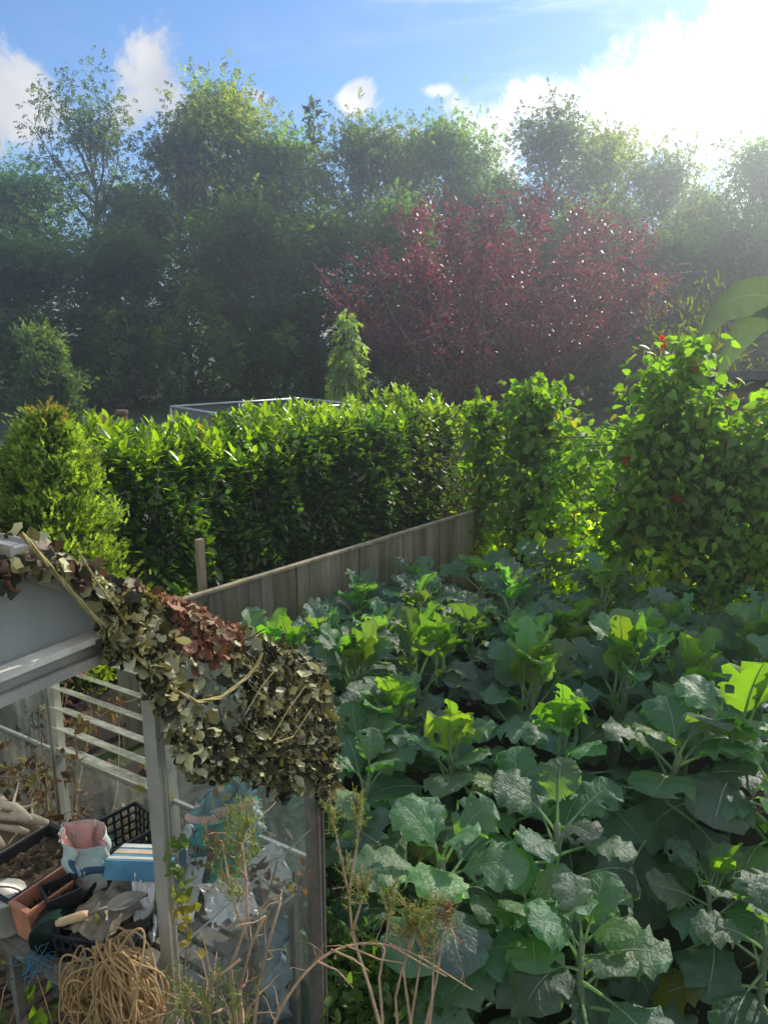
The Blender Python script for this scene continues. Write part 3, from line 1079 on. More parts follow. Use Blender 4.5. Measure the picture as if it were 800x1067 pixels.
def bean_clump(loc, H, canes, label, rng, n_top, n_low, leaf=(0.06, 0.11), topz=0.55, spread=0.14, flowers=0, lowc=(0.30, 0.37, 0.035)):  # default lowc has a backlit glow put into the lower leaf tint
    """canes: list of (x0,y0,x1,y1,height) relative to loc"""
    r = thing('runner_bean_plant', loc, label, 'bean plant', 'runner beans climbing up canes')
    l0 = np.array(r.location)
    vine, fol = MB(), MB()
    fl = MB()
    for (x0, y0, x1, y1, h) in canes:
        P = np.array([l0 + [x0, y0, 0], l0 + [(x0 + x1) / 2, (y0 + y1) / 2, h / 2], l0 + [x1, y1, h]])
        c_ = MB()
        c_.tube(P, [0.009, 0.008, 0.006], 6)
        c_.build('cane', cane, r)
        for s_ in range(2):
            u = np.linspace(0, 1, 40)
            ax = P[0] + (P[2] - P[0]) * u[:, None]
            ph = rng.uniform(0, 6)
            hel = np.stack([np.cos(u * 34 + ph), np.sin(u * 34 + ph), 0 * u], -1) * (0.014 + 0.01 * np.sin(u * 9 + ph))[:, None]
            vine.tube(ax + hel, 0.0035, 4, cap=False)
        for n, z0, z1, top in ((n_top, topz, 1.04, True), (n_low, 0.08, topz, False)):
            f = rng.uniform(z0, z1 if not top else z1 + rng.uniform(-.04, .03), n)
            pts = P[0] + (P[2] - P[0]) * f[:, None]
            a = rng.uniform(0, 6.28, n)
            rr = np.abs(rng.normal(size=n)) * spread * (1.0 if top else 0.85) + 0.02
            pts = pts + np.stack([np.cos(a) * rr, np.sin(a) * rr, rng.normal(size=n) * 0.05], -1)
            kp = np.sin(pts[:, 0] * 17 + 3) * np.sin(pts[:, 2] * 13 + pts[:, 1] * 9) + 0.5 * np.sin(pts[:, 2] * 31 + pts[:, 0] * 23) + rng.normal(size=n) * 0.35 > -0.42
            pts, a = pts[kp], a[kp]
            n = len(pts)
            out = np.stack([np.cos(a), np.sin(a), np.zeros(n)], -1)
            D = nrm(out * 0.6 + np.array([0, 0, -0.35]) + rng.normal(size=(n, 3)) * 0.7)
            N = nrm(out * 0.5 + np.array([0, 0, 0.6]) + rng.normal(size=(n, 3)) * 0.65)
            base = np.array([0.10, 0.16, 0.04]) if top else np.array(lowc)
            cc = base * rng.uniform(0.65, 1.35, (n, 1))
            yl = rng.random(n) < 0.08
            cc[yl] = np.array([0.2, 0.18, 0.03])
            L = rng.uniform(leaf[0], leaf[1], n)
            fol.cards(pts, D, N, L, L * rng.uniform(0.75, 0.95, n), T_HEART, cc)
        # tendrils and shoots above the cane top
        for s_ in range(5):
            Q, _d = limb(P[2] - (P[2] - P[0]) * rng.uniform(0, .18), (rng.normal() * .8, rng.normal() * .8, 1), rng.uniform(0.12, 0.36), rng, 6, 0.25, -0.05)
            vine.tube(Q, 0.0028, 4, cap=False)
            n = 7
            pts = Q[rng.integers(1, 7, n)] + rng.normal(size=(n, 3)) * 0.03
            fol.cards(pts, rdir(rng, n), nrm(rng.normal(size=(n, 3)) * .6 + np.array([0, 0, 1])), rng.uniform(0.05, 0.085, n), rng.uniform(0.04, 0.07, n), T_HEART, np.array([0.10, 0.17, 0.03]))
    for k in range(flowers):
        (x0, y0, x1, y1, h) = canes[int(rng.integers(len(canes)))]
        f = rng.uniform(0.55, 1.05)
        p = l0 + np.array([x0 + (x1 - x0) * f, y0 + (y1 - y0) * f, h * f]) + rng.normal(size=3) * 0.1 + np.array([0, -0.1, 0])
        m = 9
        pts = p + np.stack([rng.normal(size=m) * 0.012, rng.normal(size=m) * 0.012, np.linspace(0, 0.045, m)], -1)
        fl = MB()
        fl.cards(pts, rdir(rng, m), rdir(rng, m), 0.04, 0.036, T_DIAM, np.array([0.55, 0.06, 0.03]) * rng.uniform(0.7, 1.2, (m, 1)))
        fl.build('flower', redfl, r)
    vine.build('vine', bark, r)
    fol.build('foliage', bean, r)
    return r


brng = np.random.default_rng(77)
D1 = 7.0
h1 = at(500, 422, D1)[2]
p = at(498, 595, D1)
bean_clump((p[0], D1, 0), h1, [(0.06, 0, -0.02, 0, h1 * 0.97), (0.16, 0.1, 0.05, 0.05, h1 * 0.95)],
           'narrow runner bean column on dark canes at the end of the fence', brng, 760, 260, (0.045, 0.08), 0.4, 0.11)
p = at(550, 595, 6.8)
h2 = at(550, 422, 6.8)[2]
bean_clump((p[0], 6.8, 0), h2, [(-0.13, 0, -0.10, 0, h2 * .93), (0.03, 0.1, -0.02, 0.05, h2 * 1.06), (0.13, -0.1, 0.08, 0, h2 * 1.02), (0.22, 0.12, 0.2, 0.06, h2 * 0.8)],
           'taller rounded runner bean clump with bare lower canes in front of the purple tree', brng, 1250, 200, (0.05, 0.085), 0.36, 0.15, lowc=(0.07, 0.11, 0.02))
# low foliage between the clumps, its backlit glow painted into the leaf tint
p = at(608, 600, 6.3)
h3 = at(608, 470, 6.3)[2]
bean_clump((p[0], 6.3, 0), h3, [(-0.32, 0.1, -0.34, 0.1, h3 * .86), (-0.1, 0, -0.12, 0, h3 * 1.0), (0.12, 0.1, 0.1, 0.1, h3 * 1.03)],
           'low glowing bean foliage tinted as if backlit between the two tall bean clumps', brng, 220, 340, (0.045, 0.085), 0.55, 0.17, lowc=(0.32, 0.39, 0.035))
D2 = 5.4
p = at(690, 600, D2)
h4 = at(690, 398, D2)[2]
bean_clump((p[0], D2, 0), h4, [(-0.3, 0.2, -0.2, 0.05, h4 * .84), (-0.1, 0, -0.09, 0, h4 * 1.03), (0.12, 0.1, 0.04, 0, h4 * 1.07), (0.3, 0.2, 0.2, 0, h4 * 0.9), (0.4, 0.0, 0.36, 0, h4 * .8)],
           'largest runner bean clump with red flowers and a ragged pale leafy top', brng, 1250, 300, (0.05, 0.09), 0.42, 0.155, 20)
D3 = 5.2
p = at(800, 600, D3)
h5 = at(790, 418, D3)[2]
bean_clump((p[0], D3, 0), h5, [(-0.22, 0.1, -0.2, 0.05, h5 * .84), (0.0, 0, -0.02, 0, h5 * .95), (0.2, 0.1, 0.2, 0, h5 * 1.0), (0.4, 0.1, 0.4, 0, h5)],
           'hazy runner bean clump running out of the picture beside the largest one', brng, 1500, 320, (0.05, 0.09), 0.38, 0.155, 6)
# tie canes across the gap
tc = thing('tie_cane', at(615, 455, 6.1), 'pair of thin horizontal canes tied between the bean clumps', 'cane')
for a_, b_2 in ((at(560, 456, 6.7), at(680, 454, 5.5)), (at(572, 466, 6.7), at(650, 463, 5.9))):
    c_ = MB()
    c_.tube([a_, b_2], 0.006, 6)
    c_.build('cane', cane, tc)

# ================================================================== shed and large paddle leaved plant
felt = solid('roofing_felt', (0.14, 0.145, 0.15), 0.95, 0.1, 0, 40, 0.3, 0.4)
shw = solid('shed_boards', (0.16, 0.14, 0.12), 0.85, 0.2, 0, 12, 0.4, 0.4, stretch=(.2, .2, 1))
q = at(742, 386, 8.6)
sd = thing('garden_shed', (q[0], 8.6, 0), 'low dark shed with a felted roof edge behind the hazy beans', 'shed')
zt = q[2]
b_ = MB()
for k in range(14):
    z = 0.05 + k * (zt - 0.15) / 14
    b_.box((q[0] + 1.2, 9.5, z + .07), (2.2, 1.6, (zt - 0.15) / 14 - 0.008))
b_.build('wall', shw, sd, False)
b_ = MB()
b_.quad((q[0], 8.55, zt), (q[0] + 2.4, 8.55, zt), (q[0] + 2.4, 10.5, zt - 0.3), (q[0], 10.5, zt - 0.3), nu=6, nv=6)
b_.beam((q[0], 8.55, zt - 0.05), (q[0] + 2.4, 8.55, zt - 0.05), 0.03, 0.1)
b_.build('roof', felt, sd, False)
ban = leaf_mat('paddle_leaf', (1.7, 2.0, 0.9), 0.35, 0.45, 0.4, veins=True)


def paddle(mb, P, Wd, col, rng, nu=8, roll=0.0):
    """long leaf along a path, drooping to both sides"""
    k = len(P)
    T = nrm(np.gradient(P, axis=0))
    S = nrm(np.cross(T, np.array([0, 0, 1.0])))
    N = np.cross(S, T)
    if roll:
        S, N = S * math.cos(roll) + N * math.sin(roll), N * math.cos(roll) - S * math.sin(roll)
    t_ = np.linspace(0, 1, k)
    w = Wd * np.clip(np.sin(math.pi * np.clip(t_ * 0.97 + 0.03, 0, 1) ** 0.8), 0, 1) ** 0.6
    u = np.linspace(-1, 1, 2 * nu + 1)
    V = P[:, None] + S[:, None] * (u[None, :, None] * w[:, None, None]) + N[:, None] * ((-0.30 * u[None] ** 2 + 0.12 * np.abs(u[None]) + 0.05 * np.sin(t_[:, None] * 30 + u[None] * 2) * np.abs(u[None])) * w[:, None])[..., None]
    lc = np.stack([np.broadcast_to(u, V.shape[:2]), np.broadcast_to(t_[:, None], V.shape[:2]), np.zeros(V.shape[:2])], -1)
    mb.add(V.reshape(-1, 3), [gridfaces(k, 2 * nu + 1)], col, lc.reshape(-1, 3))


bp = thing('paddle_leaved_plant', (at(835, 372, 8.0)[0], 8.0, 0), 'banana like plant with one huge arching paddle leaf against the haze', 'banana plant')
b0 = np.array(bp.location)
lf, st = MB(), MB()
ztop = at(790, 292, 8.0)[2]
st.tube([b0, b0 + [0, 0, 1.0], b0 + [-0.05, 0, ztop - 0.25]], [0.09, 0.07, 0.04], 8)
tip = at(722, 372, 7.8)
u = np.linspace(0, 1, 22)[:, None]
pa, pb, pc = b0 + [0.05, 0, ztop - 0.35], at(752, 268, 7.9), tip
P = pa * (1 - u) ** 2 + 2 * pb * u * (1 - u) + pc * u ** 2
paddle(lf, P, 0.22, (0.17, 0.21, 0.15), brng, roll=R(-62))
pa, pb, pc = b0 + [0.0, 0.2, ztop - 0.45], at(795, 290, 8.3), at(748, 392, 8.5)
P = pa * (1 - u) ** 2 + 2 * pb * u * (1 - u) + pc * u ** 2
paddle(lf, P, 0.2, (0.15, 0.2, 0.13), brng, roll=R(-50))
pa = b0 + [0.05, 0, ztop - 0.35]
for (dx, dy, dz) in ((0.9, 0.3, 0.1), (0.3, 0.9, 0.3), (-0.2, -0.5, 0.5)):
    pb, pc = b0 + [dx * .5, dy * .5, ztop + 0.35 + dz * .3], b0 + [dx, dy, ztop - 0.3 + dz]
    P = pa * (1 - u) ** 2 + 2 * pb * u * (1 - u) + pc * u ** 2
    paddle(lf, P, 0.24, (0.15, 0.2, 0.12), brng)
st.build('stem', solid('paddle_stem', (0.12, 0.15, 0.06), 0.6), bp)
lf.build('leaves', ban, bp)
q = at(785, 372, 9.0)
yb = thing('feathery_shrub', (q[0], 9.6, 0), 'yellow green feathery shrub behind the shed under the paddle leaf', 'shrub')
b_, f_ = MB(), MB()
y0 = np.array(yb.location)
for k in range(26):
    P, dd = limb(y0 + [brng.normal() * .3, brng.uniform(0.9, 1.3), 1.5], (brng.normal() * .5, brng.normal() * .3, 1), brng.uniform(0.9, 1.75), brng, 6, .1, 0)
    b_.tube(P, np.linspace(0.012, 0.003, 7), 4, cap=False)
    m = 60
    v = brng.random(m)
    pts = np.stack([np.interp(v, np.linspace(0, 1, 7), P[:, j]) for j in range(3)], -1) + brng.normal(size=(m, 3)) * 0.08
    f_.cards(pts, nrm(dd + brng.normal(size=(m, 3)) * .8), rdir(brng, m), brng.uniform(0.08, 0.16, m), brng.uniform(0.03, 0.05, m), T_SPRAY, np.array([0.13, 0.15, 0.04]) * brng.uniform(0.6, 1.3, (m, 1)))
b_.tube([y0 + [0, 1.1, 0], y0 + [0, 1.1, 1.4]], 0.05, 6)
b_.build('stems', bark, yb)
f_.build('foliage', thuja, yb)

# ================================================================== brassicas
brleaf = leaf_mat('brassica_leaf', (4.6, 5.9, 0.5), 0.35, 0.47, 0.42, veins=True)
brstem = solid('brassica_stem', (0.17, 0.22, 0.13), 0.55, 0.4, 0, 25, 0.3, 0.2)


def bleaf(lf, base, az, e0, e1, petL, L, Wd, rng, kind='broc', tint=(0.05, 0.095, 0.065), holes=0.0, roll=0.0):
    """one brassica leaf: petiole, midrib and a ruffled, puckered, lobed blade"""
    h = np.array([math.cos(az), math.sin(az), 0.0])
    upv = np.array([0, 0, 1.0])
    S = np.array([-math.sin(az), math.cos(az), 0.0])
    npet, nv, nu = 5, 15, 6
    pts = [np.array(base, float)]
    e = e0
    for i in range(npet):
        pts.append(pts[-1] + (h * math.cos(e) + upv * math.sin(e)) * petL / npet)
        e -= (e0 - e1) * 0.12 / npet
    es = e
    spine, tang = [pts[-1]], []
    side_bend = rng.normal() * 0.25
    for i in range(nv):
        tt = i / (nv - 1)
        ee = es + (e1 - es) * tt ** 1.15
        hh = h * math.cos(side_bend * tt) + S * math.sin(side_bend * tt)
        d = hh * math.cos(ee) + upv * math.sin(ee)
        tang.append(d)
        spine.append(spine[-1] + d * L / nv)
    spine, tang = np.array(spine[:nv]), np.array(tang)
    col = (0.24, 0.32, 0.18)
    pr = np.concatenate([np.linspace(0.0075, 0.005, npet + 1), np.linspace(0.0048, 0.0012, nv - 1)]) * (0.6 + L * 1.6)
    rib = np.concatenate([np.array(pts), spine[1:]])
    Nn = nrm(np.cross(tang, np.repeat(S[None], nv, 0)))
    Nn = np.where(Nn[:, 2:3] * 0 + 1 > 0, Nn, Nn)
    Ss = nrm(np.cross(Nn, tang))
    # make the normal the upper side of the blade
    Nn = np.cross(Ss, tang)
    sgn = -1.0 if Nn[0][2] < 0 else 1.0
    Nn = Nn * sgn
    cr, sr = math.cos(roll), math.sin(roll)
    Ss, Nn = Ss * cr + Nn * sr, Nn * cr - Ss * sr
    lf.tube(np.concatenate([np.array(pts), spine[1:] - Nn[1:] * 0.002]), pr, 5, col, False)
    t_ = np.linspace(0, 1, nv)
    if kind == 'broc':
        prof = np.clip(t_ + 0.015, 0, 1) ** 0.6 * np.clip(1.001 - t_, 0, 1) ** 0.45 * 1.78
        lob, fold, droop = 0.045, 0.26, 0.42
    elif kind == 'round':
        prof = np.clip(t_ + 0.02, 0, 1) ** 0.5 * np.clip(1.001 - t_, 0, 1) ** 0.45 * 1.62
        lob, fold, droop = 0.03, 0.42, 0.2
    else:
        prof = np.clip(t_ + 0.03, 0, 1) ** 0.4 * np.clip(1.001 - t_, 0, 1) ** 0.45 * 1.6
        lob, fold, droop = 0.11, 0.35, 0.25
    u = np.linspace(-1, 1, 2 * nu + 1)
    ph = rng.uniform(0, 6.28, 4)
    ruf = {'broc': 0.17, 'round': 0.17, 'curl': 0.30}[kind]
    w = np.zeros((nv, 2 * nu + 1))
    for sidx, sg in enumerate((-1, 1)):
        f = 1 + lob * np.sin(2 * math.pi * 4.3 * t_ + ph[sidx]) + lob * 0.7 * np.sin(2 * math.pi * 9.7 * t_ + ph[sidx + 2]) + rng.normal(size=nv) * 0.03
        ww = Wd * prof * f
        w = np.where((np.sign(u) == sg)[None, :], ww[:, None], w)
    au = np.abs(u)[None, :]
    lat = u[None, :] * w * math.cos(fold)
    fr_ = {'broc': 3.4, 'round': 2.6, 'curl': 5.2}[kind]
    ruff = ruf * au ** 2.2 * (np.sin(2 * math.pi * fr_ * t_[:, None] + np.where(u < 0, ph[0], ph[1])[None]) + 0.5 * np.sin(2 * math.pi * fr_ * 2.3 * t_[:, None] + np.where(u < 0, ph[2], ph[3])[None]))
    puck = 0.085 * np.sin((t_[:, None] * 7 - au * 2.2) * 2 * math.pi + math.pi / 2) * au * (1.15 - au)
    nor = w * (au * math.sin(fold) - droop * au ** 2 * 0.8 + ruff - puck)
    fwd = au ** 1.3 * 0.14 * L * (1 - t_[:, None]) - 0.05 * L * au * t_[:, None] * 0
    V = spine[:, None] + Ss[:, None] * lat[..., None] + Nn[:, None] * nor[..., None] + tang[:, None] * fwd[..., None] * 0.6
    V = V + rng.normal(size=V.shape) * 0.0012
    F = gridfaces(nv, 2 * nu + 1)
    if holes > 0:
        cen = (F // (2 * nu + 1)).mean(1), (F % (2 * nu + 1)).mean(1)
        kill = np.zeros(len(F), bool)
        for _ in range(rng.poisson(holes * 7)):
            hc, hr_ = rng.uniform(1, nv - 1), rng.choice([1, 2, 3, 9, 10, 11])
            kill |= ((cen[0] - hc) ** 2 + (cen[1] - hr_) ** 2) < rng.uniform(0.4, 1.6)
        F = F[~kill]
    lc = np.stack([np.broadcast_to(u, (nv, 2 * nu + 1)), np.broadcast_to(t_[:, None], (nv, 2 * nu + 1)), np.full((nv, 2 * nu + 1), rng.random())], -1)
    c = np.array(tint) * rng.uniform(0.75, 1.25) * (1 + 0.09 * rng.normal(size=3))
    if e0 < R(24) and rng.random() < 0.07:
        c = np.array([0.17, 0.15, 0.035]) * rng.uniform(0.7, 1.1)
    lf.add(V.reshape(-1, 3), [F], np.clip(c, 0.01, 1), lc.reshape(-1, 3))


BLUE, GRN, YOUNG = (0.094, 0.152, 0.118), (0.098, 0.168, 0.095), (0.10, 0.17, 0.055)


def brassica(kind, rng, H=0.7, n=17, big=1.0):
    stm, lf = MB(), MB()
    lean = rng.normal(size=2) * 0.05
    top = np.array([lean[0], lean[1], H])
    u = np.linspace(0, 1, 8)[:, None]
    P = np.array([0, 0, -0.03]) * (1 - u) + top * u + np.stack([np.sin(u[:, 0] * 3) * rng.normal() * 0.03, np.sin(u[:, 0] * 3) * rng.normal() * 0.03, 0 * u[:, 0]], -1)
    stm.tube(P, np.linspace(0.02, 0.012, 8) * big, 8)
    a0 = rng.uniform(0, 6.28)
    for i in range(n):
        f = i / (n - 1)                              # 0 = oldest, lowest
        z = 0.28 + 0.72 * f ** 0.8
        b = np.array([np.interp(z, u[:, 0], P[:, k]) for k in range(3)])
        az = a0 + i * 2.39996 + rng.normal() * 0.15
        if kind == 'broc':
            L = big * (0.36 - 0.16 * f) * rng.uniform(0.85, 1.15)
            pet = big * (0.2 - 0.13 * f) * rng.uniform(0.8, 1.2)
            e0 = R(8 + 62 * f ** 1.5 + rng.normal() * 8)
            e1 = R(-75 + 85 * f + rng.normal() * 14)
            wd = L * rng.uniform(0.40, 0.52)
            bleaf(lf, b, az, e0, e1, pet, L, wd, rng, 'broc', BLUE if f < 0.6 else GRN, 0.12 if f < 0.7 else 0.25, rng.normal() * 0.2)
        elif kind == 'round':
            L = big * (0.3 - 0.10 * f) * rng.uniform(0.85, 1.15)
            pet = big * (0.2 - 0.08 * f) * rng.uniform(0.8, 1.2)
            e0 = R(38 + 40 * f + rng.normal() * 8)
            e1 = R(-55 + 85 * f + rng.normal() * 22)
            bleaf(lf, b, az, e0 + R(6), e1 + R(12), pet, L, L * rng.uniform(0.34, 0.44), rng, 'round', BLUE if f < 0.55 else (GRN if f < .88 else YOUNG), 0.08 if f < 0.6 else 0.3, rng.normal() * 0.2)
        else:
            L = big * (0.33 - 0.14 * f) * rng.uniform(0.85, 1.15)
            pet = big * (0.17 - 0.1 * f)
            e0 = R(25 + 50 * f + rng.normal() * 8)
            e1 = R(-50 + 80 * f + rng.normal() * 14)
            bleaf(lf, b, az, e0, e1, pet, L, L * rng.uniform(0.36, 0.45), rng, 'curl', BLUE, 0.1, rng.normal() * 0.2)
    return stm, lf


def put_brassica(mbs, loc, label, group, name='brassica_plant', rz=0.0, sc=1.0):
    r = thing(name, (0, 0, 0), label, 'cabbage plant', group)
    mbs[0].build('stem', brstem, r)
    mbs[1].build('leaves', brleaf, r)
    r.location = tuple(float(x) for x in loc)
    r.rotation_euler = (0, 0, rz)
    r.scale = (sc,) * 3
    return r


kr = np.random.default_rng(19)
BP = {'broc': [brassica('broc', kr, kr.uniform(0.5, 0.68), int(kr.integers(14, 20)), 1.12) for _ in range(6)], 'round': [brassica('round', kr, 0.42, 20, 1.08) for _ in range(5)], 'curl': [brassica('curl', kr, 0.5, 18) for _ in range(3)]}
bfirst = {}
BG = 'cabbage family plants in the vegetable bed'


def plant(kind, v, px, D, label, H=1.0, rz=None):
    v %= len(BP[kind])
    x = (px - 400) / 800.0 * D * 1.075
    rz = kr.uniform(0, 6.28) if rz is None else rz
    if 'glow' in label or (D > 2.8 and kr.random() < .45 and not any(w in label for w in ('shaded', 'dark', 'bluish', 'farthest'))):
        mbs = brassica(kind, kr, 0.5, 16, 1.05)
        for j, da in enumerate((-0.15, 0.55, -0.75, 0.2)[:3 if 'ragged' in label or 'several' in label or 'two' in label else 2]):
            big = ('big' in label or 'ragged' in label) and j == 0
            bleaf(mbs[1], (0.02 * j, -0.02, 0.40 + 0.04 * j), R(-90) + da, R(78), R(48 + 14 * j), 0.16, 0.30 if big else 0.2, 0.13 if big else 0.075, kr, 'curl' if big else ('round' if j else 'broc'), (0.10, 0.155, 0.045), 0.9 if 'ragged' in label else 0.3, kr.normal() * .15)
        put_brassica(mbs, (x, D, 0), label, BG, rz=0.0, sc=H)
        return
    key = (kind, v)
    if key not in bfirst:
        bfirst[key] = put_brassica(BP[kind][v], (x, D, 0), label, BG, rz=rz, sc=H)
    else:
        copy_thing(bfirst[key], (x, D, 0), rz, H, label, BG)


ROWS = [
    # (D, kind, [(px, scale, label)])
    (2.18, 'broc', [(552, .78, 'low brassica with big hanging leaves over bare soil near the picture foot'), (655, .80, 'brassica with a broad pale veined leaf hanging over dark soil'), (845, .85, 'brassica with one glowing leaf at the low sunward corner')]),
    (2.52, 'broc', [(458, .98, 'tall stemmed brassica with four spread leaves nearest the rosemary'), (596, .9, 'thin stemmed brassica with small bright leaf tips at mid front'), (768, .72, 'small brassica behind the glowing corner leaf')]),
    (2.95, 'broc', [(392, .85, 'brassica pressed against the greenhouse corner below the net'), (520, .86, 'shaded brassica filling the second row behind the tall stemmed one'), (692, 1.12, 'tall brassica with petioles radiating like spokes from its stem'), (840, 1.0, 'brassica at the sunward end of the second row')]),
    (3.3, 'broc', [(376, .92, 'pale green brassica beside the draped net'), (470, 1.0, 'brassica with ragged glowing yellow green leaves'), (585, 1.05, 'shaded upright brassica right of the ragged glowing one'), (775, 1.28, 'brassica with one big glowing leaf held high')]),
    (3.65, 'round', [(335, .85, 'brassica half hidden behind the bulge of the net'), (415, 1.0, 'dark brassica behind the pale green one by the net'), (545, 1.15, 'brassica with cupped leaves in the middle of the bed'), (640, 1.25, 'upright brassica with several glowing leaf edges in mid bed'), (720, 1.15, 'brassica with folded upright leaves beside the one with glowing edges'), (850, 1.2, 'upright brassica cut by the sunward picture edge')]),
    (4.1, 'round', [(300, 1.12, 'brassica with two glowing leaves between net and fence'), (372, 1.0, 'shaded brassica beside the one with two glowing leaves'), (455, 1.1, 'brassica with one upright glowing leaf behind the ragged glowing one'), (560, 1.1, 'bluish brassica behind the cupped leaf one'), (665, 1.1, 'brassica with a glossy leaf catching the light in the far half'), (775, 1.2, 'brassica with small glowing leaves in the far half at the sunward side')]),
    (4.6, 'curl', [(330, 1.0, 'bluish crinkled brassica nearest the foot of the fence'), (410, 1.05, 'crinkled bluish brassica in the second row from the fence'), (500, 1.1, 'crinkled dark brassica in mid bed facing the beans'), (590, 1.1, 'dark ruffled brassica below the low glowing beans'), (690, 1.15, 'dark ruffled brassica below the largest bean clump'), (800, 1.15, 'dark ruffled brassica below the hazy bean clump')]),
    (5.15, 'curl', [(385, 1.1, 'crinkled brassica against the middle of the fence'), (450, 1.15, 'crinkled brassica against the fence with dusty pale leaf tops'), (530, 1.2, 'brassica with drooping bluish leaves under the bare bean canes'), (620, 1.2, 'brassica with a long drooping leaf under the low glowing beans'), (735, 1.2, 'brassica with a long shaded leaf under the largest bean clump'), (830, 1.2, 'brassica under the hazy beans at the picture edge')]),
    (5.75, 'broc', [(432, 1.0, 'farthest brassica against the fence boards'), (505, 1.05, 'farthest brassica at the foot of the narrow bean column'), (570, 1.12, 'farthest brassica at the foot of the rounded bean clump'), (660, 1.1, 'farthest brassica half lost in the bean stems')]),
]
for D, kind, row in ROWS:
    for i, (px, s, lb) in enumerate(row):
        plant(kind, int(kr.integers(0, 60)), px, D + kr.uniform(-0.1, 0.1), lb, s)

# ================================================================== greenhouse
alu = solid('weathered_aluminium', (0.47, 0.44, 0.37), 0.36, 0.5, 0.3, 9, 0.2, 0.05, c2=(0.66, 0.62, 0.53))
alu_d = solid('dull_aluminium', (0.24, 0.22, 0.18), 0.5, 0.4, 0.2, 30, 0.35, 0.2)
cream = solid('lit_rail_lip', (0.78, 0.71, 0.58), 0.5, 0.4, 0.0, 11, 0.35, 0.1)  # pale cream carries the light on the upward-facing lip
pane = glass_mat('greenhouse_glass', 0.17, (0.95, 0.98, 0.96), (0.5, 0.57, 0.5))
pane2 = glass_mat('dirty_glass', 0.2, (0.93, 0.97, 0.94), (0.5, 0.56, 0.48))
G = np.array([-0.21, 2.05, 0.0])
E1 = np.array([-0.515, -0.857, 0.0])      # along the gable, from the corner post towards the ridge
E2 = np.array([-0.857, 0.515, 0.0])       # along the side wall, away from the gable
EV, RZ, HWG = 1.44, 2.0, 0.865
UP = np.array([0, 0, 1.0])


def gp(s, b, z):
    return G + E1 * s + E2 * b + UP * z


def gpix(px, py, z):
    d = atz(px, py, z) - G
    return float(np.dot(d, E1)), float(np.dot(d, E2))


def gat(px, py, b):
    """the point on a pixel's ray that lies in the vertical plane b = const (parallel to the gable)"""
    d = ray(px, py)
    o = np.array([0, 0, CAMZ]) - G
    t_ = (b - np.dot(o, E2)) / np.dot(d, E2)
    return np.array([0, 0, CAMZ]) + d * t_


gh = thing('greenhouse', G, 'small old aluminium greenhouse with open louvre window and dusty glass', 'greenhouse')
LEN = 1.84
ridge_s = HWG
W2 = 2 * HWG


def rake(s):
    return EV + (RZ - EV) * (1 - abs(s - HWG) / HWG)


def fbar(name, p0, p1, w=0.03, h=0.03, mat=None, up=UP, lip=True, col=(1, 1, 1)):
    m = MB()
    m.beam(p0, p1, w, h, up, col)
    if lip:
        t_ = nrm(np.asarray(p1) - np.asarray(p0))
        s_ = nrm(np.cross(t_, up))
        u_ = np.cross(s_, t_)
        for k in (-1, 1):
            m.beam(np.asarray(p0) + s_ * k * w * 0.30 - u_ * (h / 2 + 0.004), np.asarray(p1) + s_ * k * w * 0.30 - u_ * (h / 2 + 0.004), 0.004, 0.012, up, col)
            m.beam(np.asarray(p0) + s_ * k * w * 0.42 + u_ * (h / 2 + 0.003), np.asarray(p1) + s_ * k * w * 0.42 + u_ * (h / 2 + 0.003), 0.005, 0.006, up, col)
    return m.build(name, mat or alu, gh, False)


# posts: gable corner, door jambs, far corners, side bars
fbar('corner_post', gp(0, 0, 0), gp(0, 0, EV), 0.034, 0.034, alu_d, E2)
fbar('door_jamb', gp(0.585, 0, 0), gp(0.585, 0, rake(0.585) - 0.03), 0.021, 0.026, alu, -E2)
fbar('door_jamb', gp(1.12, 0, 0), gp(1.12, 0, rake(1.12) - 0.03), 0.034, 0.03, alu, -E2)
fbar('corner_post', gp(W2, 0, 0), gp(W2, 0, EV), 0.034, 0.034, alu_d, E2)
for s_ in (0, W2):
    fbar('corner_post', gp(s_, LEN, 0), gp(s_, LEN, EV), 0.034, 0.034, alu_d, E2)
    for b_ in (0.613, 1.227):
        fbar('glazing_bar', gp(s_, b_, 0.04), gp(s_, b_, EV - .02), 0.024, 0.028, alu, E1)
    fbar('eave_rail', gp(s_, -0.02, EV), gp(s_, LEN + .02, EV), 0.05, 0.045, alu)
    fbar('sill_rail', gp(s_, 0.02, 0.03), gp(s_, LEN - .02, 0.03), 0.04, 0.05, alu_d)
    fbar('eave_rail' if False else 'mid_rail', gp(s_, 0.02, 0.83), gp(s_, LEN - .02, 0.83), 0.012, 0.014, alu, lip=False)
for b_ in (0.0, LEN):
    for a_, c_ in ((0.0, HWG), (W2, HWG)):
        fbar('rafter', gp(a_, b_, EV + 0.012), gp(c_, b_, RZ + 0.012), 0.03, 0.034, alu)
for b_ in (0.613, 1.227):
    for a_, c_ in ((0.02, HWG), (W2 - .02, HWG)):
        fbar('rafter', gp(a_, b_, EV + 0.02), gp(c_, b_, RZ), 0.02, 0.024, alu)
fbar('ridge_bar', gp(HWG, -0.03, RZ + 0.02), gp(HWG, LEN + .03, RZ + 0.02), 0.05, 0.04, alu)
# door head: a deep rail with a bright upper lip
hz = 1.812
o = fbar('door_head_rail', gp(0.545, -0.005, hz - 0.012), gp(1.19, -0.005, hz - 0.012), 0.03, 0.034, alu)
m_ = MB()
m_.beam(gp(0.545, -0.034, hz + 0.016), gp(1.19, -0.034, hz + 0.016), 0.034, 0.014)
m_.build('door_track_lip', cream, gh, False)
m_ = MB()
m_.beam(gp(0.56, -0.036, hz - 0.032), gp(1.19, -0.036, hz - 0.032), 0.008, 0.02)
m_.build('door_track_lower_lip', alu, gh, False)
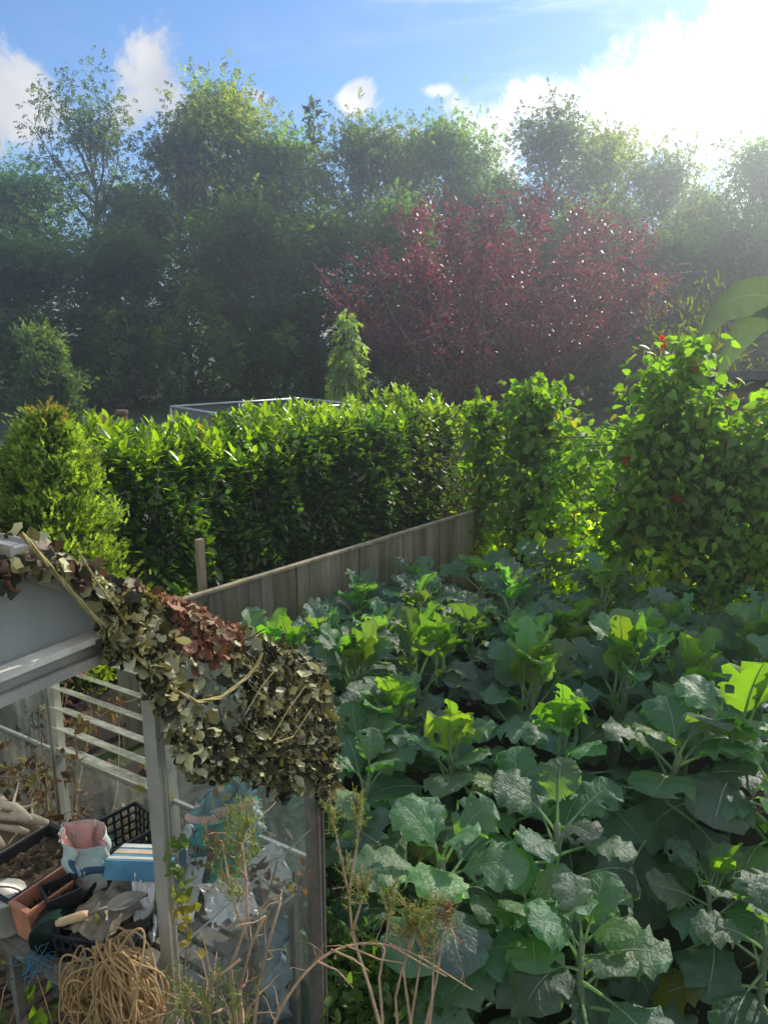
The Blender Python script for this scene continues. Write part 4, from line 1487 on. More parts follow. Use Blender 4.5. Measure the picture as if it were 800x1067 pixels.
# gable panels
pol = bpy.data.materials.new('frosted_gable_sheet')
t = NT(pol)
ob = t.n('ShaderNodeTexCoord').outputs['Object']
p = t.n('ShaderNodeBsdfPrincipled')
nz = t.noise(3.5, 5, ob, 0.8, 0.6)
col = t.ramp(nz, [(0.3, (0.30, 0.31, 0.29)), (0.7, (0.55, 0.54, 0.50))])
sc_ = t.noise(60, 2, ob, 3.0)
col = t.mix(t.math('MULTIPLY', t.sstep(sc_, 0.70, 0.76), 0.5), col, (0.6, 0.6, 0.58))
t.l(col, p.inputs['Base Color'])
p.inputs['Roughness'].default_value = 0.42
tl = t.n('ShaderNodeBsdfTranslucent')
tl.inputs[0].default_value = (0.7, 0.7, 0.66, 1)
ms = t.n('ShaderNodeMixShader')
ms.inputs[0].default_value = 0.45
t.l(p.outputs[0], ms.inputs[1])
t.l(tl.outputs[0], ms.inputs[2])
t.out(ms.outputs[0])
m_ = MB()
pts = [gp(0.57, 0.004, 1.81), gp(HWG, 0.004, RZ - 0.015), gp(W2 - 0.57, 0.004, 1.81)]
m_.add(pts, [np.array([[0, 1, 2]])])
m_.build('gable_sheet', pol, gh, False)


def glass(name, a, b, c, d, mat=pane):
    m = MB()
    m.quad(a, b, c, d)
    return m.build(name, mat, gh, False)


# right gable light: two sheets that overlap on a diagonal-looking horizontal bar
bz = 0.95
glass('gable_pane', gp(0.018, 0.004, 0.05), gp(0.568, 0.004, 0.05), gp(0.568, 0.004, bz), gp(0.018, 0.004, bz))
glass('gable_pane', gp(0.018, 0.008, bz - 0.012), gp(0.568, 0.008, bz - 0.012), gp(0.568, 0.008, rake(.568) - .03), gp(0.018, 0.008, EV - .01))
m_ = MB()
m_.beam(gp(0.018, 0.0, bz), gp(0.568, 0.0, bz), 0.003, 0.004)
m_.build('pane_clip_strip', alu, gh, False)
glass('gable_pane', gp(1.14, 0.004, 0.05), gp(W2 - .018, 0.004, 0.05), gp(W2 - .018, 0.004, EV - .01), gp(1.14, 0.004, rake(1.14) - .03))
# far gable
glass('end_pane', gp(0.02, LEN - .004, 0.05), gp(W2 - .02, LEN - .004, 0.05), gp(W2 - .02, LEN - .004, EV), gp(0.02, LEN - .004, EV), pane2)
m_ = MB()
m_.add([gp(0.02, LEN - .004, EV + .01), gp(W2 - .02, LEN - .004, EV + .01), gp(HWG, LEN - .004, RZ - .01)], [np.array([[0, 1, 2]])])
m_.build('end_pane', pane2, gh, False)
# side walls
for s_, sg in ((0.004, 1), (W2 - 0.004, -1)):
    for k in range(3):
        b0_, b1_ = 0.02 + k * 0.613, (k + 1) * 0.613 - 0.014
        top = EV - .025
        if sg == 1 and k == 1:
            top = 0.825
        glass('side_pane', gp(s_, b0_, 0.06), gp(s_, b1_, 0.06), gp(s_, b1_, 0.825), gp(s_, b0_, 0.825), pane2 if k else pane)
        if top > 0.83:
            glass('side_pane', gp(s_ + 0.004 * sg, b0_, 0.835), gp(s_ + 0.004 * sg, b1_, 0.835), gp(s_ + 0.004 * sg, b1_, top), gp(s_ + 0.004 * sg, b0_, top), pane2 if k else pane)
# louvre window
lv = thing('louvre_window', (0, 0, 0), None, None)
lv.parent = gh
lv.location = tuple(gp(0, 0.92, 1.12) - G)
lvm = glass_mat('louvre_glass', 0.5, (0.85, 0.9, 0.84), (0.6, 0.62, 0.52))
for b_ in (0.655, 1.185):
    m_ = MB()
    m_.beam(gp(0.012, b_, 0.84), gp(0.012, b_, EV - .03), 0.02, 0.03, E1)
    m_.build('louvre_track', alu, lv, False)
for k in range(7):
    z = 0.865 + k * 0.083
    m_ = MB()
    tl_ = 0.038
    a_, c_ = gp(0.045, 0.66, z + tl_ * .55), gp(0.045, 1.18, z + tl_ * .55)
    d_, e_ = gp(-0.03, 1.18, z - tl_ * .45), gp(-0.03, 0.66, z - tl_ * .45)
    m_.quad(a_, c_, d_, e_, nu=6, nv=2)
    for q0, q1 in ((a_, c_),):
        m_.beam(q0, q1, 0.004, 0.004)
    m_.build('louvre_slat', lvm, lv, False)
# roof glass
for (a_, c_) in ((0.0, HWG), (W2, HWG)):
    for k in range(3):
        b0_, b1_ = 0.015 + k * 0.613, (k + 1) * 0.613 - 0.012
        glass('roof_pane', gp(a_, b0_, EV + .022), gp(a_, b1_, EV + .022), gp(c_, b1_, RZ + .022), gp(c_, b0_, RZ + .022), pane2)

# staging bench along the lit side wall
ST = 0.75
bench = thing('staging_bench', gp(0.33, 0.9, 0), 'slatted grey staging bench inside the greenhouse under the clutter', 'bench')
m_ = MB()
for k in range(9):
    s_ = 0.055 + k * 0.068
    m_.beam(gp(s_, 0.05, ST - .008), gp(s_, 1.20 if k > 3 else .46, ST - .008), 0.05, 0.012)
m_.build('slatted_top', alu_d, bench, False)
m_ = MB()
for s_, b_ in ((0.03, .47), (0.62, 1.21), (.30, 1.21)):
    m_.beam(gp(s_, 0.04, ST - .03), gp(s_, b_, ST - .03), 0.02, 0.03)
for s_, b_ in ((.04, 0.05), (.04, .46), (.31, 0.85), (.31, 1.20)):
    m_.beam(gp(s_, b_, ST - .032), gp(0.61, b_, ST - .032), 0.02, 0.024)
m_.build('rim', alu_d, bench, False)
for s_, bs_ in ((0.04, (.06, .45)), (.31, (1.19,)), (0.61, (.06, .62, 1.19))):
    for b_ in bs_:
        m_ = MB()
        m_.beam(gp(s_, b_, 0), gp(s_, b_, ST - .045), 0.022, 0.022, E2)
        m_.build('leg', alu_d, bench, False)

# ------------------------------------------------------------------ clutter on the bench
blackp = solid('black_plastic', (0.022, 0.022, 0.024), 0.45, 0.5, 0, 30, 0.4, 0.15)
dgreenp = solid('dark_green_plastic', (0.012, 0.04, 0.028), 0.45, 0.5, 0, 30, 0.4, 0.1)
terra = solid('terracotta_plastic', (0.62, 0.26, 0.15), 0.6, 0.35, 0, 25, 0.25, 0.2)
compost = solid('dry_compost', (0.09, 0.06, 0.04), 0.95, 0.1, 0, 60, 0.7, 1.0, c2=(0.26, 0.18, 0.12), dist=0.02)
paper = solid('grey_white_card', (0.80, 0.80, 0.81), 0.7, 0.3, 0, 7, 0.25, 0.15)
poly = solid('crumpled_polythene', (0.82, 0.82, 0.79), 0.35, 0.5, 0, 10, 0.2, 0.3)
teal = solid('teal_bag_film', (0.02, 0.42, 0.38), 0.3, 0.55, 0, 14, 0.3, 0.35, dist=0.01)
bluep = solid('blue_bag_film', (0.07, 0.42, 0.62), 0.3, 0.55, 0, 14, 0.5, 0.4, c2=(0.7, 0.85, 0.9), dist=0.01)
pink = solid('pink_bag_film', (0.82, 0.42, 0.38), 0.45, 0.45, 0, 14, 0.25, 0.3, c2=(0.86, 0.58, 0.52))
mint = solid('pale_aqua_film', (0.66, 0.80, 0.76), 0.35, 0.5, 0, 9, 0.18, 0.3)
bluei = solid('faded_blue_print', (0.09, 0.16, 0.30), 0.5, 0.4, 0, 40, 0.3, 0.1)
whitei = solid('white_print', (0.66, 0.64, 0.58), 0.5, 0.4, 0, 14, 0.3, 0.0)
greenp = solid('bright_green_film', (0.0, 0.55, 0.33), 0.3, 0.55, 0, 14, 0.2, 0.35)
woodh = solid('pale_wood_handle', (0.72, 0.48, 0.27), 0.6, 0.4, 0, 18, 0.25, 0.2, stretch=(1, 1, 1))
deadw = solid('bleached_log', (0.50, 0.40, 0.29), 0.85, 0.2, 0, 14, 0.45, 0.6, stretch=(.3, 1, 1))
crng = np.random.default_rng(44)


def open_box(mb, s0, s1, b0, b1, z0, z1, th=0.005, flare=0.0, rot=0.0, col=(1, 1, 1)):
    """tapered tray or pot with an open top; rot turns it about its middle"""
    cs, cb = (s0 + s1) / 2, (b0 + b1) / 2
    hs, hb = (s1 - s0) / 2, (b1 - b0) / 2

    def q(i, j, f, z):
        x, y = i * (hs * f), j * (hb * f)
        return gp(cs + x * math.cos(rot) - y * math.sin(rot), cb + x * math.sin(rot) + y * math.cos(rot), z)
    V = []
    cor = ((-1, -1), (1, -1), (1, 1), (-1, 1))
    fl = 1 - flare
    ins = 1 - th / min(hs, hb)
    for (f, z) in ((fl, z0), (1, z1 - .01), (1.04, z1 - .01), (1.04, z1), (ins, z1), (fl * ins, z0 + .006)):
        V += [q(i, j, f, z) for i, j in cor]
    F = []
    for r in range(5):
        for k in range(4):
            F.append([r * 4 + k, r * 4 + (k + 1) % 4, r * 4 + 4 + (k + 1) % 4, r * 4 + 4 + k])
    F.append([3, 2, 1, 0])
    F.append([20, 21, 22, 23])
    mb.add(V, [np.array(F)], col)
    return q


def soil_in(q, f, z, amp=0.012, n=14):
    m = MB()
    u = np.linspace(-1, 1, n)
    V = []
    for a in u:
        for b in u:
            h = z + (0 if max(abs(a), abs(b)) > .95 else crng.normal() * amp)
            p = q(a, b, f, h)
            V.append(p)
    m.add(V, [gridfaces(n, n)])
    # crumbs
    k = 90
    P = np.array([q(crng.uniform(-.9, .9), crng.uniform(-.9, .9), f, z + 0.006) for _ in range(k)])
    m.cards(P, rdir(crng, k), rdir(crng, k), crng.uniform(.006, .016, k), crng.uniform(.006, .014, k), T_DIAM, (1, 1, 1))
    return m


def lattice(mb, a, b, c, d, nu, nv, th=0.006, top=True):
    """openwork crate side between four corners (a b bottom, d c top)"""
    a, b, c, d = (np.asarray(x, float) for x in (a, b, c, d))
    for i in range(nu + 1):
        f = i / nu
        mb.beam(a + (b - a) * f, d + (c - d) * f, th, th, nrm(np.cross(b - a, d - a)))
    for j in range(nv + 1):
        f = j / nv
        mb.beam(a + (d - a) * f, b + (c - b) * f, th * (1.8 if j == nv else 1.0), th * 1.2, nrm(np.cross(b - a, d - a)))


def crate(name, label, s0, s1, b0, b1, z0, z1, rot=0.0, nu=7, nv=3, group=None):
    r = thing(name, gp((s0 + s1) / 2, (b0 + b1) / 2, z0), label, 'crate', group)
    cs, cb, hs, hb = (s0 + s1) / 2, (b0 + b1) / 2, (s1 - s0) / 2, (b1 - b0) / 2

    def q(i, j, z, f=1.0):
        x, y = i * hs * f, j * hb * f
        return gp(cs + x * math.cos(rot) - y * math.sin(rot), cb + x * math.sin(rot) + y * math.cos(rot), z)
    for (i0, j0), (i1, j1) in (((-1, -1), (1, -1)), ((1, -1), (1, 1)), ((1, 1), (-1, 1)), ((-1, 1), (-1, -1))):
        m = MB()
        lattice(m, q(i0, j0, z0, .93), q(i1, j1, z0, .93), q(i1, j1, z1), q(i0, j0, z1), nu, nv)
        m.build('lattice_side', blackp, r, False)
    m = MB()
    for i in range(9):
        f = -1 + 2 * i / 8
        m.beam(q(f * .93, -1, z0 + .004, .93), q(f * .93, 1, z0 + .004, .93), 0.008, 0.005)
        m.beam(q(-1, f * .93, z0 + .004, .93), q(1, f * .93, z0 + .004, .93), 0.008, 0.005)
    m.build('lattice_base', blackp, r, False)
    return r, q


# big seed tray of dry compost
s0, b0 = gpix(60, 872, 0.84)
tray = thing('seed_tray', gp(0.47, 0.70, ST), 'large deep black tray of dry compost at the shaded end of the bench', 'tray')
m_ = MB()
q = open_box(m_, 0.33, 0.615, 0.605, 0.81, ST + .004, 0.865, 0.006, 0.06, R(0))
m_.build('tray', blackp, tray, False)
soil_in(q, 0.94, 0.83, .008, 20).build('compost', compost, tray)
# wooden tray with bleached logs behind it
lt = thing('wooden_tray', gp(0.47, 0.97, ST), 'shallow pale wooden tray holding bleached pieces of wood', 'tray')
m_ = MB()
q = open_box(m_, 0.33, 0.61, 0.83, 1.13, ST + .004, 0.845, 0.012, 0.0, R(0))
m_.build('tray', deadw, lt, False)
for k in range(6):
    s_ = 0.36 + (k % 5) * 0.054
    z_ = 0.85 + (0.035 if k == 5 else 0)
    m_ = MB()
    P = np.array([gp(s_ + crng.normal() * .006, 0.845 + i * 0.052, z_ + 0.006 * math.sin(i * 1.7 + k) + crng.normal() * .006) for i in range(6)]) + E1 * (crng.normal() * .02 * np.linspace(-1, 1, 6))[:, None]
    m_.tube(P, np.array([0.010, 0.016, 0.012, 0.017, 0.011, 0.007]) * crng.uniform(.7, 1.2), 7)
    for j in range(5):
        Q, _ = limb(P[int(crng.integers(1, 5))], E2 * crng.normal() + E1 * crng.normal() * .6 - UP * .02, crng.uniform(.04, .1), crng, 4, .3, 0)
        m_.tube(Q, np.linspace(.006, .002, 5), 5)
    tag(m_.build('dead_branch', deadw), ['bleached branch piece nearest the glass in the wooden tray', 'second bleached branch piece from the glass', 'middle bleached branch piece in the wooden tray', 'second bleached branch piece from the bench front', 'bleached branch piece at the bench front of the wooden tray', 'bleached branch piece lying on top of the others'][k], 'branch', 'bleached wood in the tray')
# terracotta trough
tt_ = thing('plant_trough', gp(0.51, .56, ST), 'terracotta coloured plastic trough wedged beside the black compost tray', 'trough')
sA, bA = gpix(64, 898, 0.86)
sB, bB = gpix(26, 945, 0.86)
mid = ((sA + sB) / 2, (bA + bB) / 2)
ang = math.atan2(bB - bA, sB - sA)
m_ = MB()
q = open_box(m_, 0.42, 0.615, 0.515, 0.597, ST + .004, 0.868, 0.005, 0.1, 0)
m_.build('trough', terra, tt_, False)
soil_in(q, .85, 0.82, .008, 8).build('compost', compost, tt_)
# square black pot
sA, bA = gpix(63, 926, 0.875)
sp = thing('square_pot', gp(sA, bA, ST), 'square black plant pot of compost in front of the white pouch', 'pot')
m_ = MB()
q = open_box(m_, sA - .045, sA + .045, bA - .042, bA + .042, ST + .004, 0.88, 0.004, 0.22, R(20))
m_.build('pot', blackp, sp, False)
soil_in(q, .85, 0.85, .006, 8).build('compost', compost, sp)


def sack(mb, cs, cb, z0, H, wa, wb, rot, mouth=0.35, open_=1.0, lean=(0, 0), n=28, nz=12, seed=0, dip=0.0, crush=1.0):
    """standing film bag: rounded bottom, creased walls, gaping mouth; returns point(theta, v)"""
    r = np.random.default_rng(seed)
    th = np.arange(n) * 2 * math.pi / n
    k1, k2 = r.uniform(0, 6.28, 3), r.uniform(0, 6.28, 3)

    def pt(t_, v):
        sq = 0.72 + 0.28 * v
        x = np.sign(np.cos(t_)) * np.abs(np.cos(t_)) ** 0.62 * wa * sq
        y = np.sign(np.sin(t_)) * np.abs(np.sin(t_)) ** 0.62 * wb * (sq * (1 - v * (1 - open_)))
        wr = 0.006 * crush * (np.sin(t_ * 5 + k1[0] + v * 3) + np.sin(t_ * 9 + k1[1] - v * 7) + np.sin(v * 17 + k2[0] + t_ * 2))
        x, y = x + wr, y + wr * .8
        h = z0 + H * v * (1 + mouth * 0.3 * np.sin(t_ + k2[1]) * v - dip * v * np.sin(t_) ** 2)
        xs = x * math.cos(rot) - y * math.sin(rot) + lean[0] * v
        ys = x * math.sin(rot) + y * math.cos(rot) + lean[1] * v
        return xs, ys, h
    V = []
    vs_ = np.linspace(0, 1, nz) ** 0.9
    for v in vs_:
        xs, ys, h = pt(th, v)
        for i in range(n):
            V.append(gp(cs + xs[i], cb + ys[i], h[i]))
    F = []
    for j in range(nz - 1):
        for i in range(n):
            F.append([j * n + i, j * n + (i + 1) % n, (j + 1) * n + (i + 1) % n, (j + 1) * n + i])
    mb.add(V, [np.array(F), np.array([list(range(n))[::-1]])])
    return pt


def shell_patch(mb, pt, cs, cb, t0, t1, v0, v1, off=0.0015, nu=8, nv=6, inward=False):
    V = []
    for v in np.linspace(v0, v1, nv):
        for a in np.linspace(t0, t1, nu):
            x, y, h = pt(np.array([a]), v)
            x, y, h = float(x[0]), float(y[0]), float(h[0])
            x2, y2, _ = pt(np.array([a]), v)
            L = math.hypot(x, y) + 1e-6
            o_ = -off if inward else off
            V.append(gp(cs + x * (1 + o_ / L), cb + y * (1 + o_ / L), h))
    mb.add(V, [gridfaces(nv, nu)])


# white and aqua pouch, gaping, pink inside
sA, bA = gpix(97, 940, ST)
sA, bA = sA + .0, bA
wp = thing('feed_pouch', gp(sA, bA, ST), 'open white and aqua plastic pouch with a pink inside standing on the bench', 'bag')
m_ = MB()
prot = R(35)
pt = sack(m_, sA, bA, ST + .003, 0.225, 0.062, 0.042, prot, 0.4, .95, (0.0, 0.01), seed=3)
m_.build('pouch', mint, wp)
m_ = MB()
shell_patch(m_, pt, sA, bA, 0.0, 2 * math.pi - 0.001, 0.6, 0.995, 0.004, 40, 8, True)
m_.build('lining', pink, wp)
tc_ = math.atan2(*(np.array([np.dot(-gp(sA, bA, 0), E2), np.dot(-gp(sA, bA, 0), E1)]))) - prot   # angle that faces the path
for (t0, t1, v0, v1, mt, nmn) in ((tc_ - .55, tc_ + .30, .52, .66, bluei, 'printed_band'), (tc_ - .5, tc_ + .2, .28, .45, whitei, 'printed_label'), (tc_ + .45, tc_ + .75, .45, .8, bluei, 'printed_band'), (tc_ - .6, tc_ + .3, .14, .18, bluei, 'printed_band')):
    m_ = MB()
    shell_patch(m_, pt, sA, bA, t0, t1, v0, v1, 0.002)
    m_.build(nmn, mt, wp)


def lettering(txt, size, org, xd, yd, mat, parent, name='lettering'):
    cu = bpy.data.curves.new(name, 'FONT')
    cu.body = txt
    cu.size = size
    cu.align_x = 'CENTER'
    cu.align_y = 'CENTER'
    o = bpy.data.objects.new(name, cu)
    COL.objects.link(o)
    dg = bpy.context.evaluated_depsgraph_get()
    me = bpy.data.meshes.new_from_object(o.evaluated_get(dg))
    bpy.data.objects.remove(o)
    V = np.zeros(len(me.vertices) * 3)
    me.vertices.foreach_get('co', V)
    V = V.reshape(-1, 3)
    xd, yd = nrm(xd), nrm(yd)
    V2 = np.asarray(org) + V[:, 0:1] * xd + V[:, 1:2] * yd - np.array(world_loc(parent))
    me.vertices.foreach_set('co', V2.ravel())
    me.materials.clear()
    me.materials.append(mat)
    o = bpy.data.objects.new(name, me)
    COL.objects.link(o)
    o.parent = parent
    return o


def on_shell(pt, cs, cb, a, v, off):
    def P(a, v):
        x, y, h = pt(np.array([a]), v)
        return gp(cs + float(x[0]), cb + float(y[0]), float(h[0]))
    p = P(a, v)
    xd = P(a + .1, v) - P(a - .1, v)
    yd = P(a, v + .04) - P(a, v - .04)
    n = nrm(np.cross(xd, yd))
    return p + n * off, xd, yd, n


# the letters inside the mouth stand on the far wall
a_far = tc_ + math.pi * 0.93
p_, xd, yd, n_ = on_shell(pt, sA, bA, a_far, .84, 0)
toc = nrm(gp(sA, bA, 1.0) - p_)
lettering('02n', 0.045, p_ + n_ * (0.009 if np.dot(n_, toc) > 0 else -0.009), xd, yd, whitei, wp)

# black openwork crate at the back with a box of blue leaflets leaning on it
s0_, b0_ = gpix(146, 918, ST)
crate('plastic_crate', 'black openwork crate tilted behind the blue leaflet box', s0_ - .14, s0_ + .05, b0_ + .03, b0_ + .2, ST + .002, 0.87, R(10), 7, 4, 'black openwork crates')
s0_, b0_ = gpix(154, 922, 0.82)
lb_ = thing('leaflet_box', gp(s0_, b0_, ST), 'stack of worn card boxes printed in blue and cream beside the white pouch', 'box')
ca, sa = math.cos(R(-28)), math.sin(R(-28))
axs = [E1 * ca + E2 * sa, -E1 * sa + E2 * ca, UP]
m_ = MB()
m_.box(gp(s0_, b0_, ST + .045), (0.16, 0.20, 0.085), axs)
m_.build('lower_box', solid('cream_card', (0.5, 0.42, 0.33), 0.7, 0.3, 0, 15, 0.3, 0.2), lb_, False)
tilt = [nrm(axs[0] + UP * 0.35), axs[1], nrm(UP - axs[0] * 0.35)]
m_ = MB()
m_.box(gp(s0_ - .01, b0_ + .01, ST + .135), (0.15, 0.19, 0.055), tilt)
m_.build('upper_box', solid('blue_card', (0.06, 0.25, 0.42), 0.5, 0.4, 0, 10, 0.4, 0.2, c2=(0.16, 0.42, 0.58)), lb_, False)
for k, (off, w_, mt) in enumerate(((-.05, .03, whitei), (0.0, .035, solid('buff_print', (0.6, 0.45, 0.33), 0.6)), (.055, .02, whitei))):
    m_ = MB()
    m_.box(gp(s0_ - .01, b0_ + .01, ST + .135) + tilt[0] * off + tilt[2] * 0.0285, (w_, 0.188, 0.002), tilt)
    m_.build('printed_band', mt, lb_, False)

# front basket with spent compost, trowel across it
s0_, b0_ = gpix(112, 962, 0.80)
bk_, qf = crate('plastic_basket', 'black basket of spent grey compost at the bench front', s0_ - .13, s0_ + .10, b0_ - .12, b0_ + .10, ST + .002, 0.83, R(-20), 9, 2, 'black openwork crates')
m_ = MB()
n = 12
V = []
for a in np.linspace(-.9, .9, n):
    for b in np.linspace(-.9, .9, n):
        V.append(qf(a, b, 0.80 + .03 * math.exp(-((a + .2) ** 2 + (b - .3) ** 2) * 3) + crng.normal() * .008))
m_.add(V, [gridfaces(n, n)])
m_.build('compost', solid('grey_compost', (0.20, 0.16, 0.12), 0.95, 0.1, 0, 50, 0.5, 1.0, dist=.02), bk_)
# crumpled grey film over the basket
m_ = MB()
c0_ = gpix(108, 940, 0.87)
V = []
for a in np.linspace(-1, 1, 16):
    for b in np.linspace(-1, 1, 16):
        V.append(gp(c0_[0] + a * .09, c0_[1] + b * .075, 0.86 - .02 * (a * a + b * b) + .006 * math.sin(a * 9 + b * 5) + .005 * math.sin(b * 13 - a * 4) + crng.normal() * .003))
m_.add(V, [gridfaces(16, 16)])
tag(m_.build('crumpled_sheet', solid('grey_brown_film', (0.32, 0.26, 0.18), 0.4, 0.5, 0, 12, 0.4, 0.4)), 'crumpled grey brown plastic sheet lying on the front basket', 'plastic sheet')
# dibber / trowel with wooden handle
ha, hb = gpix(58, 962, 0.855), gpix(92, 953, 0.865)
tr_ = thing('hand_trowel', gp(ha[0], ha[1], .85), 'hand trowel with a pale wooden handle lying across the front basket', 'trowel')
m_ = MB()
P0, P1 = gp(ha[0], ha[1], 0.852), gp(hb[0], hb[1], 0.866)
u = np.linspace(0, 1, 8)[:, None]
m_.tube(P0 * (1 - u) + P1 * u, [0.008, 0.0115, 0.012, 0.0125, 0.013, 0.0135, 0.013, 0.009], 10)
m_.build('handle', woodh, tr_)
m_ = MB()
dv = nrm(P1 - P0)
m_.tube([P1, P1 + dv * .05 + [0, 0, .002]], [0.006, 0.005], 8)
sd_ = nrm(np.cross(dv, UP))
V = []
for i, w_ in enumerate((.012, .03, .034, .03, .018, .002)):
    for j in (-1, -.5, 0, .5, 1):
        V.append(P1 + dv * (.05 + i * .022) + sd_ * w_ * j + UP * (.01 * j * j - .002))
m_.add(V, [gridfaces(6, 5)])
m_.build('blade', alu_d, tr_)
# twine ring
c_ = gp(*gpix(40, 962, 0.80), 0.80)
th = np.linspace(0, 6.28 * 2, 40)
m_ = MB()
m_.tube(c_ + np.stack([np.cos(th) * .03, np.sin(th) * .022, 0.004 * np.sin(th * 2.3) + .01], -1), 0.0028, 5)
tag(m_.build('twine_loop', solid('garden_twine', (0.4, 0.31, 0.18), .8)), 'small loop of pale twine on the bench by the trowel handle', 'twine')
# dark green pot on its side
sA, bA = gpix(58, 978, ST)
m_ = MB()
ax_ = nrm(E1 * .6 - E2 * .7)
P = [gp(sA, bA, ST + .055) + ax_ * d for d in (-.06, .05, .06, .06, .045, -.05)]
m_.tube(np.array(P), [0.04, 0.055, 0.06, 0.055, 0.05, 0.036], 16, cap=False)
m_.tube(np.array([P[0], P[0] + ax_ * .002]), [0.04, 0.04], 16)
tag(m_.build('plant_pot', dgreenp), 'dark green plastic pot lying on its side at the bench edge', 'pot')
# metal can at the picture edge
sA, bA = gpix(8, 965, ST)
can = thing('metal_can', gp(sA, bA, ST), 'dented grey metal can on the bench at the picture edge', 'can')
m_ = MB()
o_ = gp(sA, bA, ST)
m_.tube(o_ + np.array([[0, 0, .002], [0, 0, .01], [0, 0, .1], [0.003, 0, .108], [0.003, 0, .112]]), [.055, .058, .058, .06, .056], 18)
m_.build('body', alu, can)
m_ = MB()
th = np.linspace(0, math.pi, 14)
m_.tube(o_ + np.stack([np.cos(th) * .055, 0 * th, .1 + np.sin(th) * .03], -1), 0.003, 6)
m_.build('handle', alu_d, can)
# blue netting scrap hanging over the bench edge
sA, bA = gpix(50, 998, 0.74)
m_ = MB()
for k in range(34):
    P = [gp(sA + crng.normal() * .02, bA + crng.uniform(-.06, .06), ST + .012)]
    for i in range(6):
        P.append(P[-1] + crng.normal(size=3) * .012 + E1 * .006 - UP * (.0 if i < 2 else .006))
    m_.tube(np.array(P), 0.0011, 4, cap=False)
tag(m_.build('netting_scrap', solid('blue_twine', (0.08, 0.24, 0.34), .7)), 'tangle of thin blue netting at the front edge of the bench', 'netting')
# white polythene crumple and card
def crumple(name, mat, c, ax, ay, w, h, amp, label, cat, seed, n=18, group=None):
    r = np.random.default_rng(seed)
    f = r.uniform(3, 9, (5, 2))
    ph = r.uniform(0, 6.28, 5)
    az_ = nrm(np.cross(ax, ay))
    u = np.linspace(-1, 1, n)
    A_, B_ = np.meshgrid(u, u, indexing='ij')
    d = sum(np.abs(np.sin(A_ * f[k, 0] * (1 if k % 2 else -1) + B_ * f[k, 1] + ph[k])) for k in range(5)) / 5 - .5
    e = 1 + .12 * np.sin(A_ * 5 + ph[0]) * np.sin(B_ * 6 + ph[1])
    V = np.asarray(c) + (A_ * w * e)[..., None] * nrm(ax) + (B_ * h * e)[..., None] * nrm(ay) + (d * amp * 2)[..., None] * az_
    m = MB()
    m.add(V.reshape(-1, 3), [gridfaces(n, n)])
    return tag(m.build(name, mat), label, cat, group)


vis = nrm(np.array([0, 0, CAMZ]) - gp(.3, .3, .85))
rt = nrm(np.cross(UP, vis)) * -1
rt = nrm(np.cross(vis, UP))
vu = np.cross(rt, vis)
c_ = gp(*gpix(150, 945, 0.83), .83)
crumple('polythene_sheet', poly, c_, rt, vu, 0.03, 0.085, 0.02, 'crumpled white polythene hanging beside the grey card', 'plastic sheet', 5)
# grey white board leaning
pA, pB, pC, pD = gat(154, 968, .30), gat(197, 978, .20), gat(216, 893, .28), gat(172, 902, .38)
bd_ = MB()
bd_.quad(pA, pB, pC, pD, nu=6, nv=6, f=lambda u, v: np.concatenate([0 * u, 0 * u, .006 * np.sin(u * 3) * (v > 0)], -1))
tag(bd_.build('card_sheet', paper), 'plain grey white card leaning behind the door post', 'card')
# crate under the card
s0_, b0_ = gpix(160, 985, 0.72)
crate('plastic_crate', 'black crate on the floor under the grey white card', s0_ - .20, s0_ + .08, b0_ - .04, b0_ + .24, 0.35, 0.62, R(5), 6, 4, 'black openwork crates')
# teal compost bag
sA, bA = gpix(232, 905, ST)
sA, bA = max(.1, sA), bA
cb_ = thing('compost_bag', gp(sA, bA, ST), 'open teal compost bag with a torn pink rim full of dry stems', 'bag')
m_ = MB()
rot_ = R(25)
pt = sack(m_, sA, bA, ST + .003, 0.25, 0.095, 0.06, rot_, 0.3, 1.0, (-.02, -.01), seed=9, crush=1.5)
m_.build('bag', teal, cb_)
m_ = MB()
shell_patch(m_, pt, sA, bA, 0, 6.28, .87, .998, .004, 50, 4)
m_.build('torn_rim', pink, cb_)
m_ = MB()
shell_patch(m_, pt, sA, bA, 0, 6.28, .4, .99, .005, 40, 6, True)
m_.build('lining', solid('pale_blue_lining', (.35, .5, .55), .4), cb_)
tc2 = math.atan2(*(np.array([np.dot(-gp(sA, bA, 0), E2), np.dot(-gp(sA, bA, 0), E1)]))) - rot_
m_ = MB()
shell_patch(m_, pt, sA, bA, tc2 - .15, tc2 + .75, .25, .8, .002, 10, 8)
m_.build('faded_print', solid('rust_print', (0.42, 0.2, 0.13), .5, .4, 0, 12, .5, .2), cb_)
for v_ in (.55, .67):
    m_ = MB()
    shell_patch(m_, pt, sA, bA, tc2 + .05, tc2 + .4, v_, v_ + .06, .0035, 8, 3)
    m_.build('printed_band', solid('teal_print', (0.03, .3, .36), .4), cb_)
p_, xd, yd, n_ = on_shell(pt, sA, bA, tc2 - .55, .62, 0)
sgn = 1 if np.dot(n_, np.array([0, 0, CAMZ]) - p_) > 0 else -1
camr = rt
lettering('on', 0.05, p_ + n_ * sgn * .010, xd if np.dot(xd, camr) > 0 else -xd, yd, pink, cb_)
# blue bag beside it
sA, bA = gpix(264, 893, ST)
bb = thing('blue_bag', gp(max(.07, sA), bA, ST), 'shiny blue and white crumpled bag behind the teal compost bag', 'bag')
m_ = MB()
pt = sack(m_, max(.07, sA), bA, ST + .003, 0.19, 0.05, 0.045, R(10), .5, .7, (0, 0), seed=21, crush=2.2)
m_.build('bag', bluep, bb)
